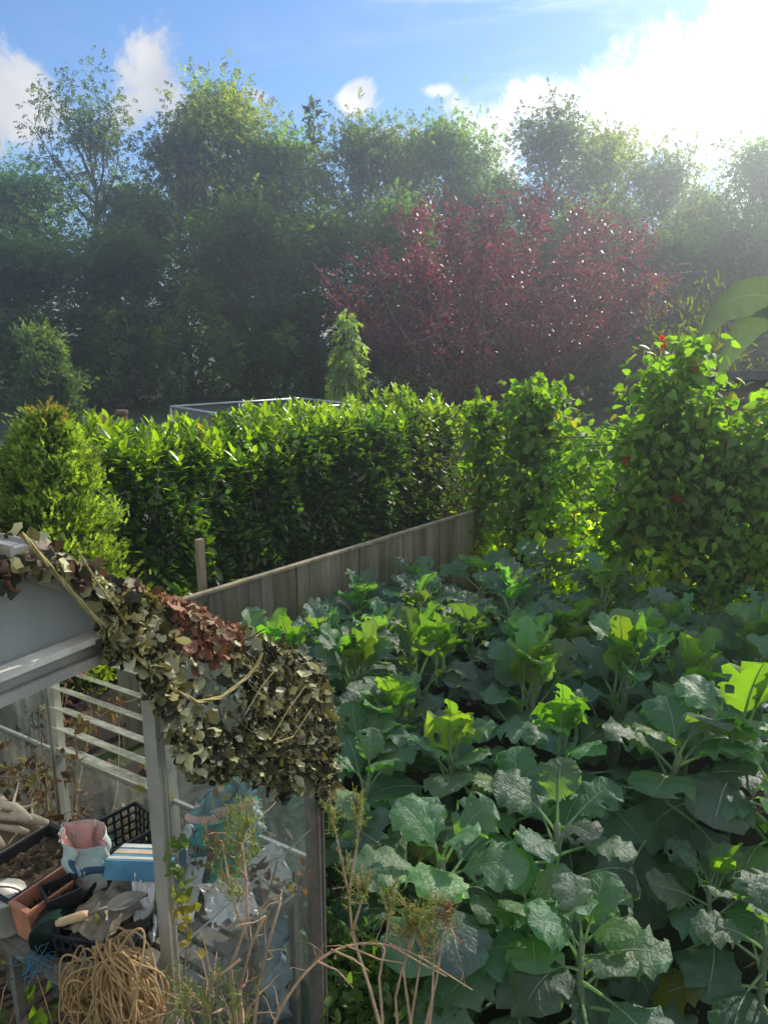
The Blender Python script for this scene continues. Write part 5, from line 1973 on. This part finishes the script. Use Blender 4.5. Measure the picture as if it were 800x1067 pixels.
# bright green film, white bags
c_ = gp(*gpix(234, 916, 0.80), .80)
crumple('green_sheet', greenp, c_, rt + vu * .05, nrm(E2 * .3 - E1 * .8 + UP * .25), 0.05, 0.04, 0.02, 'bright green plastic scrap in front of the teal bag', 'plastic sheet', 14)
c_ = gp(*gpix(240, 942, 0.78), .785)
crumple('white_sack', poly, c_, rt, nrm(E2 * .6 - E1 * .3 + UP * .6), 0.07, 0.07, 0.03, 'crumpled white sack below the bright green scrap', 'bag', 15)
c_ = gp(*gpix(283, 905, 0.80), .80)
crumple('polythene_sheet', poly, c_, rt, nrm(E2 * .4 + UP * .8), 0.05, 0.07, 0.025, 'pale polythene against the glass near the corner post', 'plastic sheet', 16)
c_ = gp(*gpix(206, 880, 0.82), .82)
crumple('polythene_sheet', poly, c_, rt, vu, 0.04, 0.06, 0.02, 'white polythene tucked between ivy and teal bag', 'plastic sheet', 18)
# low bags seen through the lower gable glass
c_ = gat(312, 962, .12)
o_ = thing('blue_white_sack', c_, 'blue and white printed sack slumped behind the lower gable glass', 'bag')
c_ = np.array(o_.location)
sA, bA = float(np.dot(c_ - G, E1)), float(np.dot(c_ - G, E2))
m_ = MB()
pt = sack(m_, max(.1, sA), max(.1, bA), c_[2] - .22, 0.32, 0.05, 0.05, R(15), .4, .5, (0, 0), seed=33, crush=2.0)
m_.build('sack', solid('blue_white_print', (0.07, .2, .32), .35, .5, 0, 9, .5, .4, c2=(.42, .47, .47)), o_)
stool = thing('upturned_tub', gp(.12, .14, 0), 'dark tub under the slumped blue and white sack', 'tub')
m_ = MB()
zt_ = c_[2] - .225
m_.tube(np.array([gp(.13, .13, .0), gp(.13, .13, zt_ - .02), gp(.13, .13, zt_)]), [.12, .105, .1], 18)
m_.build('tub', blackp, stool)
sA, bA = .53, .09
o_ = thing('blue_white_sack', gp(sA, bA, 0), 'tall blue and white printed sack standing inside by the door post', 'bag')
m_ = MB()
sack(m_, sA, bA, 0.01, 0.6, 0.03, 0.045, R(8), .2, .5, (0, 0), seed=35, crush=1.6)
m_.build('sack', solid('pale_blue_print', (0.12, .26, .36), .4, .5, 0, 7, .4, .3, c2=(.5, .53, .5)), o_)

# coil of rope hanging from the bench front
rope = solid('straw_rope', (0.46, 0.30, 0.14), 0.75, 0.25, 0, 60, 0.3, 0.4)
def gats(px, py, s):
    d = ray(px, py)
    o = np.array([0, 0, CAMZ]) - G
    return np.array([0, 0, CAMZ]) + d * ((s - np.dot(o, E1)) / np.dot(d, E1))


hose = thing('rope_coil', gp(.68, .3, .4), 'big tangled coil of straw coloured rope hanging below the bench', 'rope')
m_ = MB()
for k in range(84):
    two = k % 2
    c_ = np.array(gats(92 + 42 * two + crng.normal() * 5, 1046 + crng.normal() * 7 - 12 * two, .67 + .03 * two + crng.normal() * .018))
    wx_, wz_ = crng.uniform(.025, .058), crng.uniform(.07, .125)
    th = np.linspace(0, 2 * math.pi, 36)
    tl_ = crng.normal() * .3 + (.35 if two else -.1)
    x_ = np.cos(th) * wx_ * (1 + .2 * np.sin(2 * th + crng.uniform(0, 6)))
    z_ = np.sin(th) * wz_ * (1 + .12 * np.sin(3 * th + crng.uniform(0, 6)))
    ys_ = .02 * np.sin(th * 2 + crng.uniform(0, 6)) + crng.normal() * .012
    P = c_ + (x_ * math.cos(tl_) - z_ * math.sin(tl_))[:, None] * E2 * -1 + (x_ * math.sin(tl_) + z_ * math.cos(tl_))[:, None] * UP + ys_[:, None] * E1
    m_.tube(P, 0.0026, 6, np.array([1, 1, 1]) * crng.uniform(.8, 1.2), False)
m_.build('coils', rope, hose)
m_ = MB()
h0_ = gats(112, 1000, .64)
m_.tube(np.array([h0_ + UP * .10 - E1 * .02, h0_ + UP * .06 + E1 * .01, h0_ + UP * .02 + E1 * .03, h0_ + UP * .03 + E1 * .06, h0_ + UP * .06 + E1 * .065]), .004, 6)
m_.build('hook', alu_d, hose)

# dead tomato plants against the side wall
dry = solid('dry_stem', (0.30, 0.22, 0.12), .8, .2, 0, 30, .4, .2)
dryl = leaf_mat('withered_leaf', (1.6, 1.3, .7), .35, .6, .2)
for (px, pz, b_, lb) in ((108, 800, 1.12, 'withered tomato plant below the lowest louvre'), (148, 830, .9, 'withered tomato plant close behind the door post'), (236, 815, .22, 'withered stems standing behind the teal compost bag'), (30, 800, 1.5, 'withered plant in the shaded end of the greenhouse')):
    o_ = thing('withered_plant', gp(.05, b_, 0.02), lb, 'dead plant', 'withered plants inside the greenhouse')
    l0 = np.array(o_.location)
    s_, f_ = MB(), MB()
    for k in range(5):
        P, dd = limb(l0 + E1 * crng.uniform(0, .1) + E2 * crng.normal() * .06, (crng.normal() * .12, crng.normal() * .12, 1), crng.uniform(.8, 1.05), crng, 9, .1, .05)
        s_.tube(P, np.linspace(.006, .002, 10), 5, (1, 1, 1), False)
        for q_ in range(6):
            Q, d3 = limb(P[int(crng.integers(5, 10))], crng.normal(size=3) + [0, 0, .3], crng.uniform(.06, .18), crng, 4, .25, -.3)
            s_.tube(Q, .0018, 4, (1, 1, 1), False)
            m = 9
            pts = Q[crng.integers(1, 5, m)] + crng.normal(size=(m, 3)) * .02
            c = np.where(crng.random((m, 1)) < .7, np.array([[.16, .09, .05]]), np.array([[.2, .2, .05]])) * crng.uniform(.6, 1.4, (m, 1))
            f_.cards(pts, rdir(crng, m) - [0, 0, .5], rdir(crng, m), crng.uniform(.02, .05, m), crng.uniform(.012, .03, m), T_LEAF, c)
    s_.build('stems', dry, o_)
    f_.build('withered_leaves', dryl, o_)
# weeds growing on the greenhouse floor
o_ = thing('floor_weeds', gp(.72, .75, 0), 'green weeds growing on the greenhouse floor beside the rope', 'weeds')
l0 = np.array(o_.location)
s_, f_ = MB(), MB()
for k in range(26):
    P, dd = limb(l0 + E1 * crng.uniform(-.25, .2) + E2 * crng.uniform(-.5, .6), (crng.normal() * .3, crng.normal() * .3, 1), crng.uniform(.3, .68), crng, 7, .14, 0)
    s_.tube(P, np.linspace(.004, .0015, 8), 5, (.7, .9, .4), False)
    m = 10
    pts = P[crng.integers(2, 8, m)] + crng.normal(size=(m, 3)) * .015
    f_.cards(pts, nrm(rdir(crng, m) + [0, 0, -.2]), nrm(crng.normal(size=(m, 3)) * .5 + UP), crng.uniform(.05, .11, m), crng.uniform(.03, .06, m), T_LEAF, np.array([.06, .09, .025]) * crng.uniform(.6, 1.4, (m, 1)))
s_.build('stems', dry, o_)
f_.build('leaves', bean, o_)

# ================================================================== camouflage net over the roof
scrim = leaf_mat('net_scrim_cloth', (1.2, 1.1, .6), .22, .55, .35)
cord = solid('net_cord', (0.13, 0.12, 0.06), .8, .2, 0, 60, .3, .2)
ropem = solid('tan_rope', (0.40, 0.33, 0.13), .75, .3, 0, 90, .35, .4)
net = thing('camouflage_net', gp(.3, 0, EV), 'olive and rust camouflage net with rope draped over the greenhouse roof edge', 'net')
nr = np.random.default_rng(66)
SL = math.hypot(HWG, RZ - EV)
SLV = nrm(-E1 * HWG - UP * (RZ - EV))          # down the roof slope
RN = nrm(E1 * -(RZ - EV) + UP * HWG)           # out of the roof plane


def hem(s):
    return np.interp(s, [-.12, 0.0, .06, .12, .2, .3, .42, .52, .60, .66, .9], [1.0, 1.02, 1.18, 1.2, 1.17, 1.3, 1.36, 1.42, 1.56, 1.78, 1.93])


P, C, SZ, NN = [], [], [], []
OL, OD, RU, KH = np.array([.165, .155, .058]), np.array([.038, .038, .018]), np.array([.30, .14, .085]), np.array([.52, .50, .28])


def colour(s, zone):
    r_ = nr.random()
    if zone == 'rust' and r_ < .88:
        return RU * nr.uniform(.5, 1.3)
    if zone == 'band' and r_ < .22:
        return np.array([.13, .075, .05]) * nr.uniform(.6, 1.3)
    if r_ < .36:
        return OL * nr.uniform(.7, 1.4)
    if r_ < .72:
        return OD * nr.uniform(.7, 1.3)
    return KH * nr.uniform(.55, 1.1)


# over the rake and the first hand of roof behind it
for i in range(2300):
    s = nr.uniform(-.02, .95)
    b = nr.uniform(-.06, .16) if s > .35 else nr.uniform(-.03, .2)
    rise = .004 + .014 * math.sin(s * 9) ** 2 + nr.random() * .032
    p = gp(s, b, rake(min(s, HWG)) - (0.25 * max(0, s - HWG))) + RN * rise
    zone = 'rust' if .36 < s < .60 and nr.random() < .85 else ('band' if s > .6 else '')
    P.append(p); NN.append(RN * .8 - E2 * .6); C.append(colour(s, zone)); SZ.append(nr.uniform(.015, .034) * (1.1 if s > .55 else 1))
# front curtain
for i in range(4800):
    s = nr.uniform(-.025, .74)
    zt_ = (rake(max(0, s)) if s > 0 else EV - .02) + .008
    zb = hem(s) - (.02 if s > .62 else 0)
    z = zt_ - (zt_ - zb) * nr.random() ** .9
    hole = (.33 < s < .585) and (zt_ - .23 < z < zt_ - .05)
    if hole and nr.random() < .93:
        continue
    bul = .012 + .028 * math.sin(math.pi * min(1, max(0, (zt_ - z) / .45))) + (.03 if s > .55 else .0) + nr.random() * .025
    p = gp(s, -bul, z)
    zone = 'rust' if (.38 < s < .56 and z > zt_ - .09) else ''
    P.append(p); NN.append(-E2 + UP * .3); C.append(colour(s, zone)); SZ.append(nr.uniform(.013, .032))
# side curtain, bulging past the eave
for i in range(1100):
    b = nr.uniform(-.02, .17)
    z = EV + .01 - (EV - .01 - 1.02 - .25 * max(0, b)) * nr.random()
    bul = .0 + .045 * math.sin(math.pi * min(1, max(0, (EV + .06 - z) / .5))) + nr.random() * .015
    P.append(gp(-bul * .7, b, z)); NN.append(-E1 + UP * .2); C.append(colour(0, '')); SZ.append(nr.uniform(.013, .032))
P, C, SZ, NN = np.array(P), np.array(C), np.array(SZ), nrm(np.array(NN))
n = len(P)
T_SCR = [([(0, 0, .05), (.15, -.30, .12), (.42, -.36, -.02), (.70, -.42, .20), (.92, -.20, .10), (1, .08, .28), (.82, .26, .05), (.60, .46, .22), (.33, .34, .0), (.10, .26, .14), (.5, 0, -.04)],
          [np.array([[i, (i + 1) % 10, 10] for i in range(10)])]),
         ([(0, -.12, .1), (.22, -.42, .22), (.58, -.36, .02), (.88, -.34, .26), (1.05, -.02, .0), (.86, .22, .16), (.62, .44, .05), (.28, .34, -.05), (.04, .20, .2), (.48, 0, -.12)],
          [np.array([[i, (i + 1) % 9, 9] for i in range(9)])])]
scm = MB()
D = nrm(rdir(nr, n) * .9 - UP * .5)
N2 = nrm(NN + nr.normal(size=(n, 3)) * .55)
pick = nr.random(n) < .5
for k in (0, 1):
    mk = pick if k == 0 else ~pick
    scm.cards(P[mk], D[mk], N2[mk], SZ[mk] * 1.35, SZ[mk] * 0.95, T_SCR[k], C[mk])
scm.build('scrim', scrim, net, True)
# knotted mesh under the cloth
cm_ = MB()
for k in range(15):
    s = -.02 + k * .05
    pts = []
    zt_ = rake(max(0, s)) + .005
    for i in range(9):
        f = i / 8
        z = zt_ - (zt_ - hem(s)) * f * .97
        bul = .03 + .05 * math.sin(math.pi * f) * (1 if s < .4 else .4)
        pts.append(gp(s + .012 * (-1) ** i + nr.normal() * .005, -bul, z))
    cm_.tube(np.array(pts), .0016, 4, cap=False)
for j in range(9):
    pts = []
    for k in range(16):
        s = -.05 + k * .05
        zt_ = rake(max(0, s)) + .0
        z = zt_ - .05 * j - .012 * (-1) ** k
        if z < hem(s):
            continue
        bul = .03 + .05 * math.sin(math.pi * min(1, (zt_ - z) / .45)) * (1 if s < .4 else .4)
        pts.append(gp(s, -bul, z + nr.normal() * .004))
    if len(pts) > 3:
        cm_.tube(np.array(pts), .0016, 4, cap=False)
for k in range(60):
    s, b = nr.uniform(0, .8), nr.uniform(-.06, .3)
    p = gp(s, b, rake(s)) + RN * .015
    Q, _ = limb(p, nr.normal(size=3), nr.uniform(.04, .12), nr, 7, .5, -.2)
    cm_.tube(Q, .0016, 4, (1.6, 1.5, 1.4), False)
cm_.build('netting', cord, net)


def twisted(mb, pts, r, n=90):
    pts = np.asarray(pts, float)
    k = np.linspace(0, len(pts) - 1, n)
    # smooth the control points
    x = np.arange(len(pts))
    Q = np.stack([np.interp(k, x, pts[:, c]) for c in range(3)], -1)
    for _ in range(8):
        Q[1:-1] = (Q[:-2] + 2 * Q[1:-1] + Q[2:]) / 4
    T = nrm(np.gradient(Q, axis=0))
    A_ = nrm(np.cross(T, UP + .01))
    B_ = np.cross(T, A_)
    L = np.cumsum(np.r_[0, np.linalg.norm(np.diff(Q, axis=0), axis=1)])
    for s_ in range(3):
        a = L / (r * 6) + s_ * 2.094
        mb.tube(Q + (A_ * np.cos(a)[:, None] + B_ * np.sin(a)[:, None]) * r * .55, r * .62, 5, (1, 1, 1), False)


# rope: runs down the band, swags across the hole, climbs to the corner
rm = MB()
px_ = [(22, 556), (58, 598), (95, 640), (125, 668), (150, 692), (180, 718), (205, 732), (230, 727), (255, 708), (268, 693), (273, 680)]
twisted(rm, [gat(x, y, -.075 - .02 * (k > 3)) for k, (x, y) in enumerate(px_)], .0042, 520)
rm.build('rope', ropem, net)
rm = MB()
for path in (((285, 700), (272, 716), (255, 745)), ((318, 715), (300, 740), (282, 770)), ((325, 738), (305, 768), (285, 775)), ((80, 572), (100, 605), (125, 640), (140, 665))):
    rm = MB()
    twisted(rm, [gat(x, y, -.085) for x, y in path], .0018, 160)
    rm.build('thin_rope', ropem, net)

# ================================================================== ivy on the door post, plants in front
ivyl = leaf_mat('ivy_leaf', (2.6, 2.8, .4), .4, .4, .4)
iv = thing('climbing_ivy', gp(.6, -.05, 0), 'slim ivy shoot with yellowing lower leaves climbing beside the door post', 'ivy')
s_, f_ = MB(), MB()
pp = [(196, 1067), (192, 1010), (196, 975), (190, 945), (188, 915), (184, 890), (182, 872)]
P = np.array([gat(x, y, -.035) for x, y in pp])
P = np.concatenate([[gp(.56, -.05, 0)], P])
s_.tube(P, np.linspace(.003, .0015, len(P)), 5, (.8, .7, .5), False)
for i in range(80):
    u_ = nr.random()
    py = 870 + 125 * u_ ** 1.1
    p = np.array(gat(np.interp(py, [870, 900, 950, 1000], [183, 187, 192, 197]) + nr.normal() * 6, py, -.04 - nr.random() * .02))
    yel = np.interp(py, [920, 960], [0, 1])
    c = np.array([.09, .15, .035]) * (1 - yel) + np.array([.30, .24, .06]) * yel
    if py > 950 and nr.random() < .55:
        continue
    f_.cards(p[None], nrm(nr.normal(size=(1, 3)) - UP * .3), nrm(-E2[None] + nr.normal(size=(1, 3)) * .5), nr.uniform(.014, .028), nr.uniform(.014, .025), T_HEART, c * nr.uniform(.8, 1.2))
s_.build('stem', dry, iv)
f_.build('leaves', ivyl, iv)

twig = solid('pale_twig', (0.44, 0.31, 0.20), .8, .25, 0, 30, .4, .3, tint=True)
need = leaf_mat('needle_leaf', (2.4, 2.6, .6), .35, .5, .35)


def needle_tuft(fol, P, dd, rng, m, ln, col, spread=.8):
    u = rng.random(m)
    k = len(P)
    pts = np.stack([np.interp(u, np.linspace(0, 1, k), P[:, j]) for j in range(3)], -1)
    D = nrm(dd * .6 + rng.normal(size=(m, 3)) * spread)
    fol.cards(pts, D, rdir(rng, m), ln * rng.uniform(.7, 1.3, m), ln * .16, T_NEEDLE, np.array(col) * rng.uniform(.7, 1.35, (m, 1)))


def pixpath(pts):
    return np.array([at(x, y, D) for x, y, D in pts])


# pruned shrub with bare forked branches in front of the gable glass
ws = thing('pruned_shrub', (-.30, 1.50, 0), 'pruned shrub with bare forked stems and needle tufts in front of the greenhouse glass', 'shrub')
s_, f_ = MB(), MB()
root = np.array([-.30, 1.52, 0])
stems = [[(262, 1090, 1.50), (268, 1040, 1.49), (278, 990, 1.48), (292, 940, 1.50)], [(252, 1090, 1.50), (250, 1030, 1.48), (262, 985, 1.46), (276, 955, 1.45)], [(248, 1085, 1.5), (240, 1010, 1.47), (258, 960, 1.46), (256, 915, 1.47), (252, 880, 1.48)],
         [(240, 1050, 1.46), (215, 1058, 1.42), (195, 1052, 1.40)], [(250, 1000, 1.46), (225, 1020, 1.45), (210, 1048, 1.43)], [(258, 980, 1.46), (240, 930, 1.5), (232, 880, 1.52)]]
for st_ in stems:
    pth = pixpath(st_)
    if st_[0][1] > 1080:
        pth = np.concatenate([[root], pth])
    r0 = .0058 if st_[0][1] > 1080 else .004
    s_.tube(pth, np.linspace(r0, r0 * .55, len(pth)), 6, (1, 1, 1))
    for k in range(9):
        q = pth[int(nr.integers(1, len(pth)))]
        Q, dd = limb(q, nr.normal(size=3) + UP * .7, nr.uniform(.04, .14), nr, 5, .25, .2)
        s_.tube(Q, np.linspace(.0022, .001, 6), 4, (1.1, 1, .9), False)
for (x, y, D, k) in ((252, 862, 1.5, 30), (240, 880, 1.5, 16), (258, 895, 1.49, 14), (232, 900, 1.5, 10), (182, 1046, 1.40, 16), (196, 1055, 1.4, 12), (228, 1045, 1.42, 12), (216, 1062, 1.4, 10), (250, 1060, 1.42, 12), (240, 935, 1.48, 8)):
    for i in range(k):
        p = at(x + nr.normal() * 9, y + nr.normal() * 12, D + nr.normal() * .02)
        Q, dd = limb(p, (nr.normal() * .3, nr.normal() * .3, 1), nr.uniform(.03, .07), nr, 4, .1, .1)
        s_.tube(Q, .001, 3, (.8, .9, .5), False)
        needle_tuft(f_, Q, dd, nr, 12, .017, (.16, .21, .07), .7)
s_.build('stems', twig, ws)
f_.build('foliage', need, ws)

# long bare arching branch
ab = thing('bare_branch', at(270, 1100, 1.5) * np.array([1, 1, 0]), 'long bare arching branch reaching from the pruned shrub across the soil', 'branch')
s_ = MB()
main = pixpath([(276, 1090, 1.50), (292, 1050, 1.50), (318, 1012, 1.52), (345, 990, 1.55), (385, 980, 1.58), (430, 992, 1.62), (460, 1012, 1.65), (492, 1032, 1.68)])
main = np.concatenate([[root + [.02, 0, 0]], main])
k = np.linspace(0, len(main) - 1, 40)
mainS = np.stack([np.interp(k, np.arange(len(main)), main[:, c]) for c in range(3)], -1)
for _ in range(6):
    mainS[1:-1] = (mainS[:-2] + 2 * mainS[1:-1] + mainS[2:]) / 4
s_.tube(mainS, np.linspace(.0048, .0016, 40), 6, (1.2, 1.15, 1.05), False)
for pth in (((360, 985, 1.56), (395, 1000, 1.56), (420, 1004, 1.56)), ((405, 984, 1.6), (440, 1005, 1.6), (465, 1018, 1.62)), ((330, 1002, 1.53), (352, 1012, 1.5), (368, 1030, 1.5)), ((345, 990, 1.55), (368, 1000, 1.5), (384, 1012, 1.5))):
    s_.tube(pixpath(pth), [.003, .0022, .001], 5, (1.2, 1.1, 1), False)
for i in range(26):
    Q, dd = limb(mainS[int(nr.integers(8, 39))], nr.normal(size=3) + UP * .4, nr.uniform(.03, .1), nr, 4, .2, .1)
    s_.tube(Q, np.linspace(.0015, .0007, 5), 4, (1.1, 1, .9), False)
s_.build('wood', twig, ab)

# rosemary: upright needled stems between greenhouse and bed
rs = thing('rosemary_bush', (.02, 1.62, 0), 'leggy rosemary bush with pale needled stems beside the greenhouse corner', 'shrub')
s_, f_ = MB(), MB()
rroot = np.array([.02, 1.62, 0])
tall = [[(400, 1085, 1.6), (385, 1030, 1.62), (367, 975, 1.66), (363, 930, 1.68), (350, 870, 1.7), (343, 842, 1.72)], [(364, 930, 1.68), (372, 880, 1.70), (374, 835, 1.72)], [(366, 975, 1.66), (375, 945, 1.66), (380, 925, 1.67)],
        [(425, 1085, 1.6), (432, 1040, 1.62), (440, 990, 1.64), (438, 950, 1.66)], [(440, 1085, 1.6), (455, 1020, 1.62), (462, 970, 1.64), (466, 945, 1.65)], [(415, 1085, 1.6), (412, 1040, 1.6), (425, 985, 1.62), (428, 950, 1.63)],
        [(400, 1085, 1.58), (395, 1020, 1.6), (405, 960, 1.64), (408, 925, 1.66)], [(430, 1085, 1.58), (420, 1010, 1.6), (432, 965, 1.62)], [(445, 1085, 1.58), (450, 1045, 1.6), (452, 1000, 1.62), (450, 940, 1.64)]]
for i, st_ in enumerate(tall):
    pth = pixpath(st_)
    if st_[0][1] > 1080:
        pth = np.concatenate([[rroot + nr.normal(size=3) * [.03, .03, 0]], pth])
    s_.tube(pth, np.linspace(.005, .0016, len(pth)), 6, (1, 1, 1), False)
    k0 = 3 if st_[0][1] > 1080 else 1
    kk = np.linspace(k0, len(pth) - 1, 20)
    dense = np.stack([np.interp(kk, np.arange(len(pth)), pth[:, c]) for c in range(3)], -1)
    for j in range(22):
        q = dense[int(nr.integers(0, 20))]
        Q, dd = limb(q, nr.normal(size=3) * .6 + UP, nr.uniform(.02, .07), nr, 4, .15, .2)
        s_.tube(Q, np.linspace(.0014, .0008, 5), 4, (1.1, 1, .8), False)
        gold = (i in (3, 5) and j % 3 == 0)
        needle_tuft(f_, Q, dd, nr, 16, .015, (.26, .2, .05) if gold else ((.16, .07, .06) if i == 4 and j > 8 else (.17, .215, .085)), .75)
    needle_tuft(f_, dense[-7:], UP, nr, 70, .016, (.26, .2, .05) if i == 3 else ((.2, .09, .07) if i == 4 else (.19, .23, .085)), .7)
s_.build('stems', twig, rs)
f_.build('needles', need, rs)

# ------------------------------------------------------------------ herbs and weeds at the foot of the bed
herb = leaf_mat('herb_leaf', (2.7, 3.1, .5), .42, .45, .35)


def herb_plant(x, y, n, h, rad, leaf, col, label, rng, name='herb_plant'):
    r = thing(name, (x, y, 0), label, 'herb', 'herbs and weeds at the foot of the bed')
    l0 = np.array(r.location)
    s_, f_ = MB(), MB()
    for k in range(n):
        a, q_ = rng.uniform(0, 6.28), rng.random() ** .6 * rad
        P, dd = limb(l0 + [math.cos(a) * q_ * .4, math.sin(a) * q_ * .4, 0], (math.cos(a) * q_ * 2, math.sin(a) * q_ * 2, 1), h * rng.uniform(.6, 1.1), rng, 6, .12, .1)
        s_.tube(P, np.linspace(.003, .0012, 7), 4, (.6, .8, .4), False)
        m = 13
        i_ = rng.integers(2, 7, m)
        pts = P[i_] + rng.normal(size=(m, 3)) * .018
        D = nrm(rng.normal(size=(m, 3)) + [0, 0, .1])
        f_.cards(pts, D, nrm(UP + rng.normal(size=(m, 3)) * .4), leaf * rng.uniform(.6, 1.3, m), leaf * rng.uniform(.45, .7, m), T_LEAF, np.array(col) * rng.uniform(.7, 1.3, (m, 1)))
    s_.build('stems', twig, r)
    f_.build('leaves', herb, r)
    return r


hr = np.random.default_rng(90)
for (px, py, D, n, h, rad, lf_, col, lb) in (
        (372, 1040, 1.95, 34, .34, .13, .05, (.09, .15, .035), 'bright green weed clump at the foot of the corner post'),
        (410, 1055, 1.9, 30, .28, .13, .045, (.085, .15, .04), 'bright leafy weed clump behind the rosemary stems'),
        (350, 1000, 2.15, 26, .36, .12, .05, (.06, .11, .035), 'shaded weed clump against the outside of the greenhouse corner'),
        (490, 1010, 2.02, 40, .33, .11, .026, (.07, .12, .03), 'parsley like herb clump between rosemary and the hanging leaves'),
        (475, 1060, 1.85, 24, .25, .1, .03, (.06, .1, .03), 'small leaved herb at the picture foot beside the rosemary'),
        (380, 930, 2.5, 24, .5, .14, .07, (.05, .09, .035), 'shaded leafy plant in the gap behind the rosemary')):
    p = atz(px, py, h * .5)
    herb_plant(p[0], p[1], n, h, rad, lf_, col, lb, hr)
m = 6000
gc = MB()
x = hr.uniform(-.25, 2.6, m)
y = hr.uniform(1.3, 5.8, m)
keep = (np.sin(x * 7 + 1) * np.sin(y * 6) + hr.normal(size=m) * .5 > .1)
x, y = x[keep], y[keep]
m = len(x)
gc.cards(np.stack([x, y, .02 + hr.random(m) ** 2 * .07], -1), rdir(hr, m), nrm(UP + hr.normal(size=(m, 3)) * .45), hr.uniform(.012, .032, m), hr.uniform(.01, .022, m), T_LEAF, np.array([.045, .085, .025]) * hr.uniform(.6, 1.4, (m, 1)))
tag(gc.build('ground_cover', herb), 'chickweed and seedlings covering the soil between the brassicas', 'ground cover', kind='stuff')
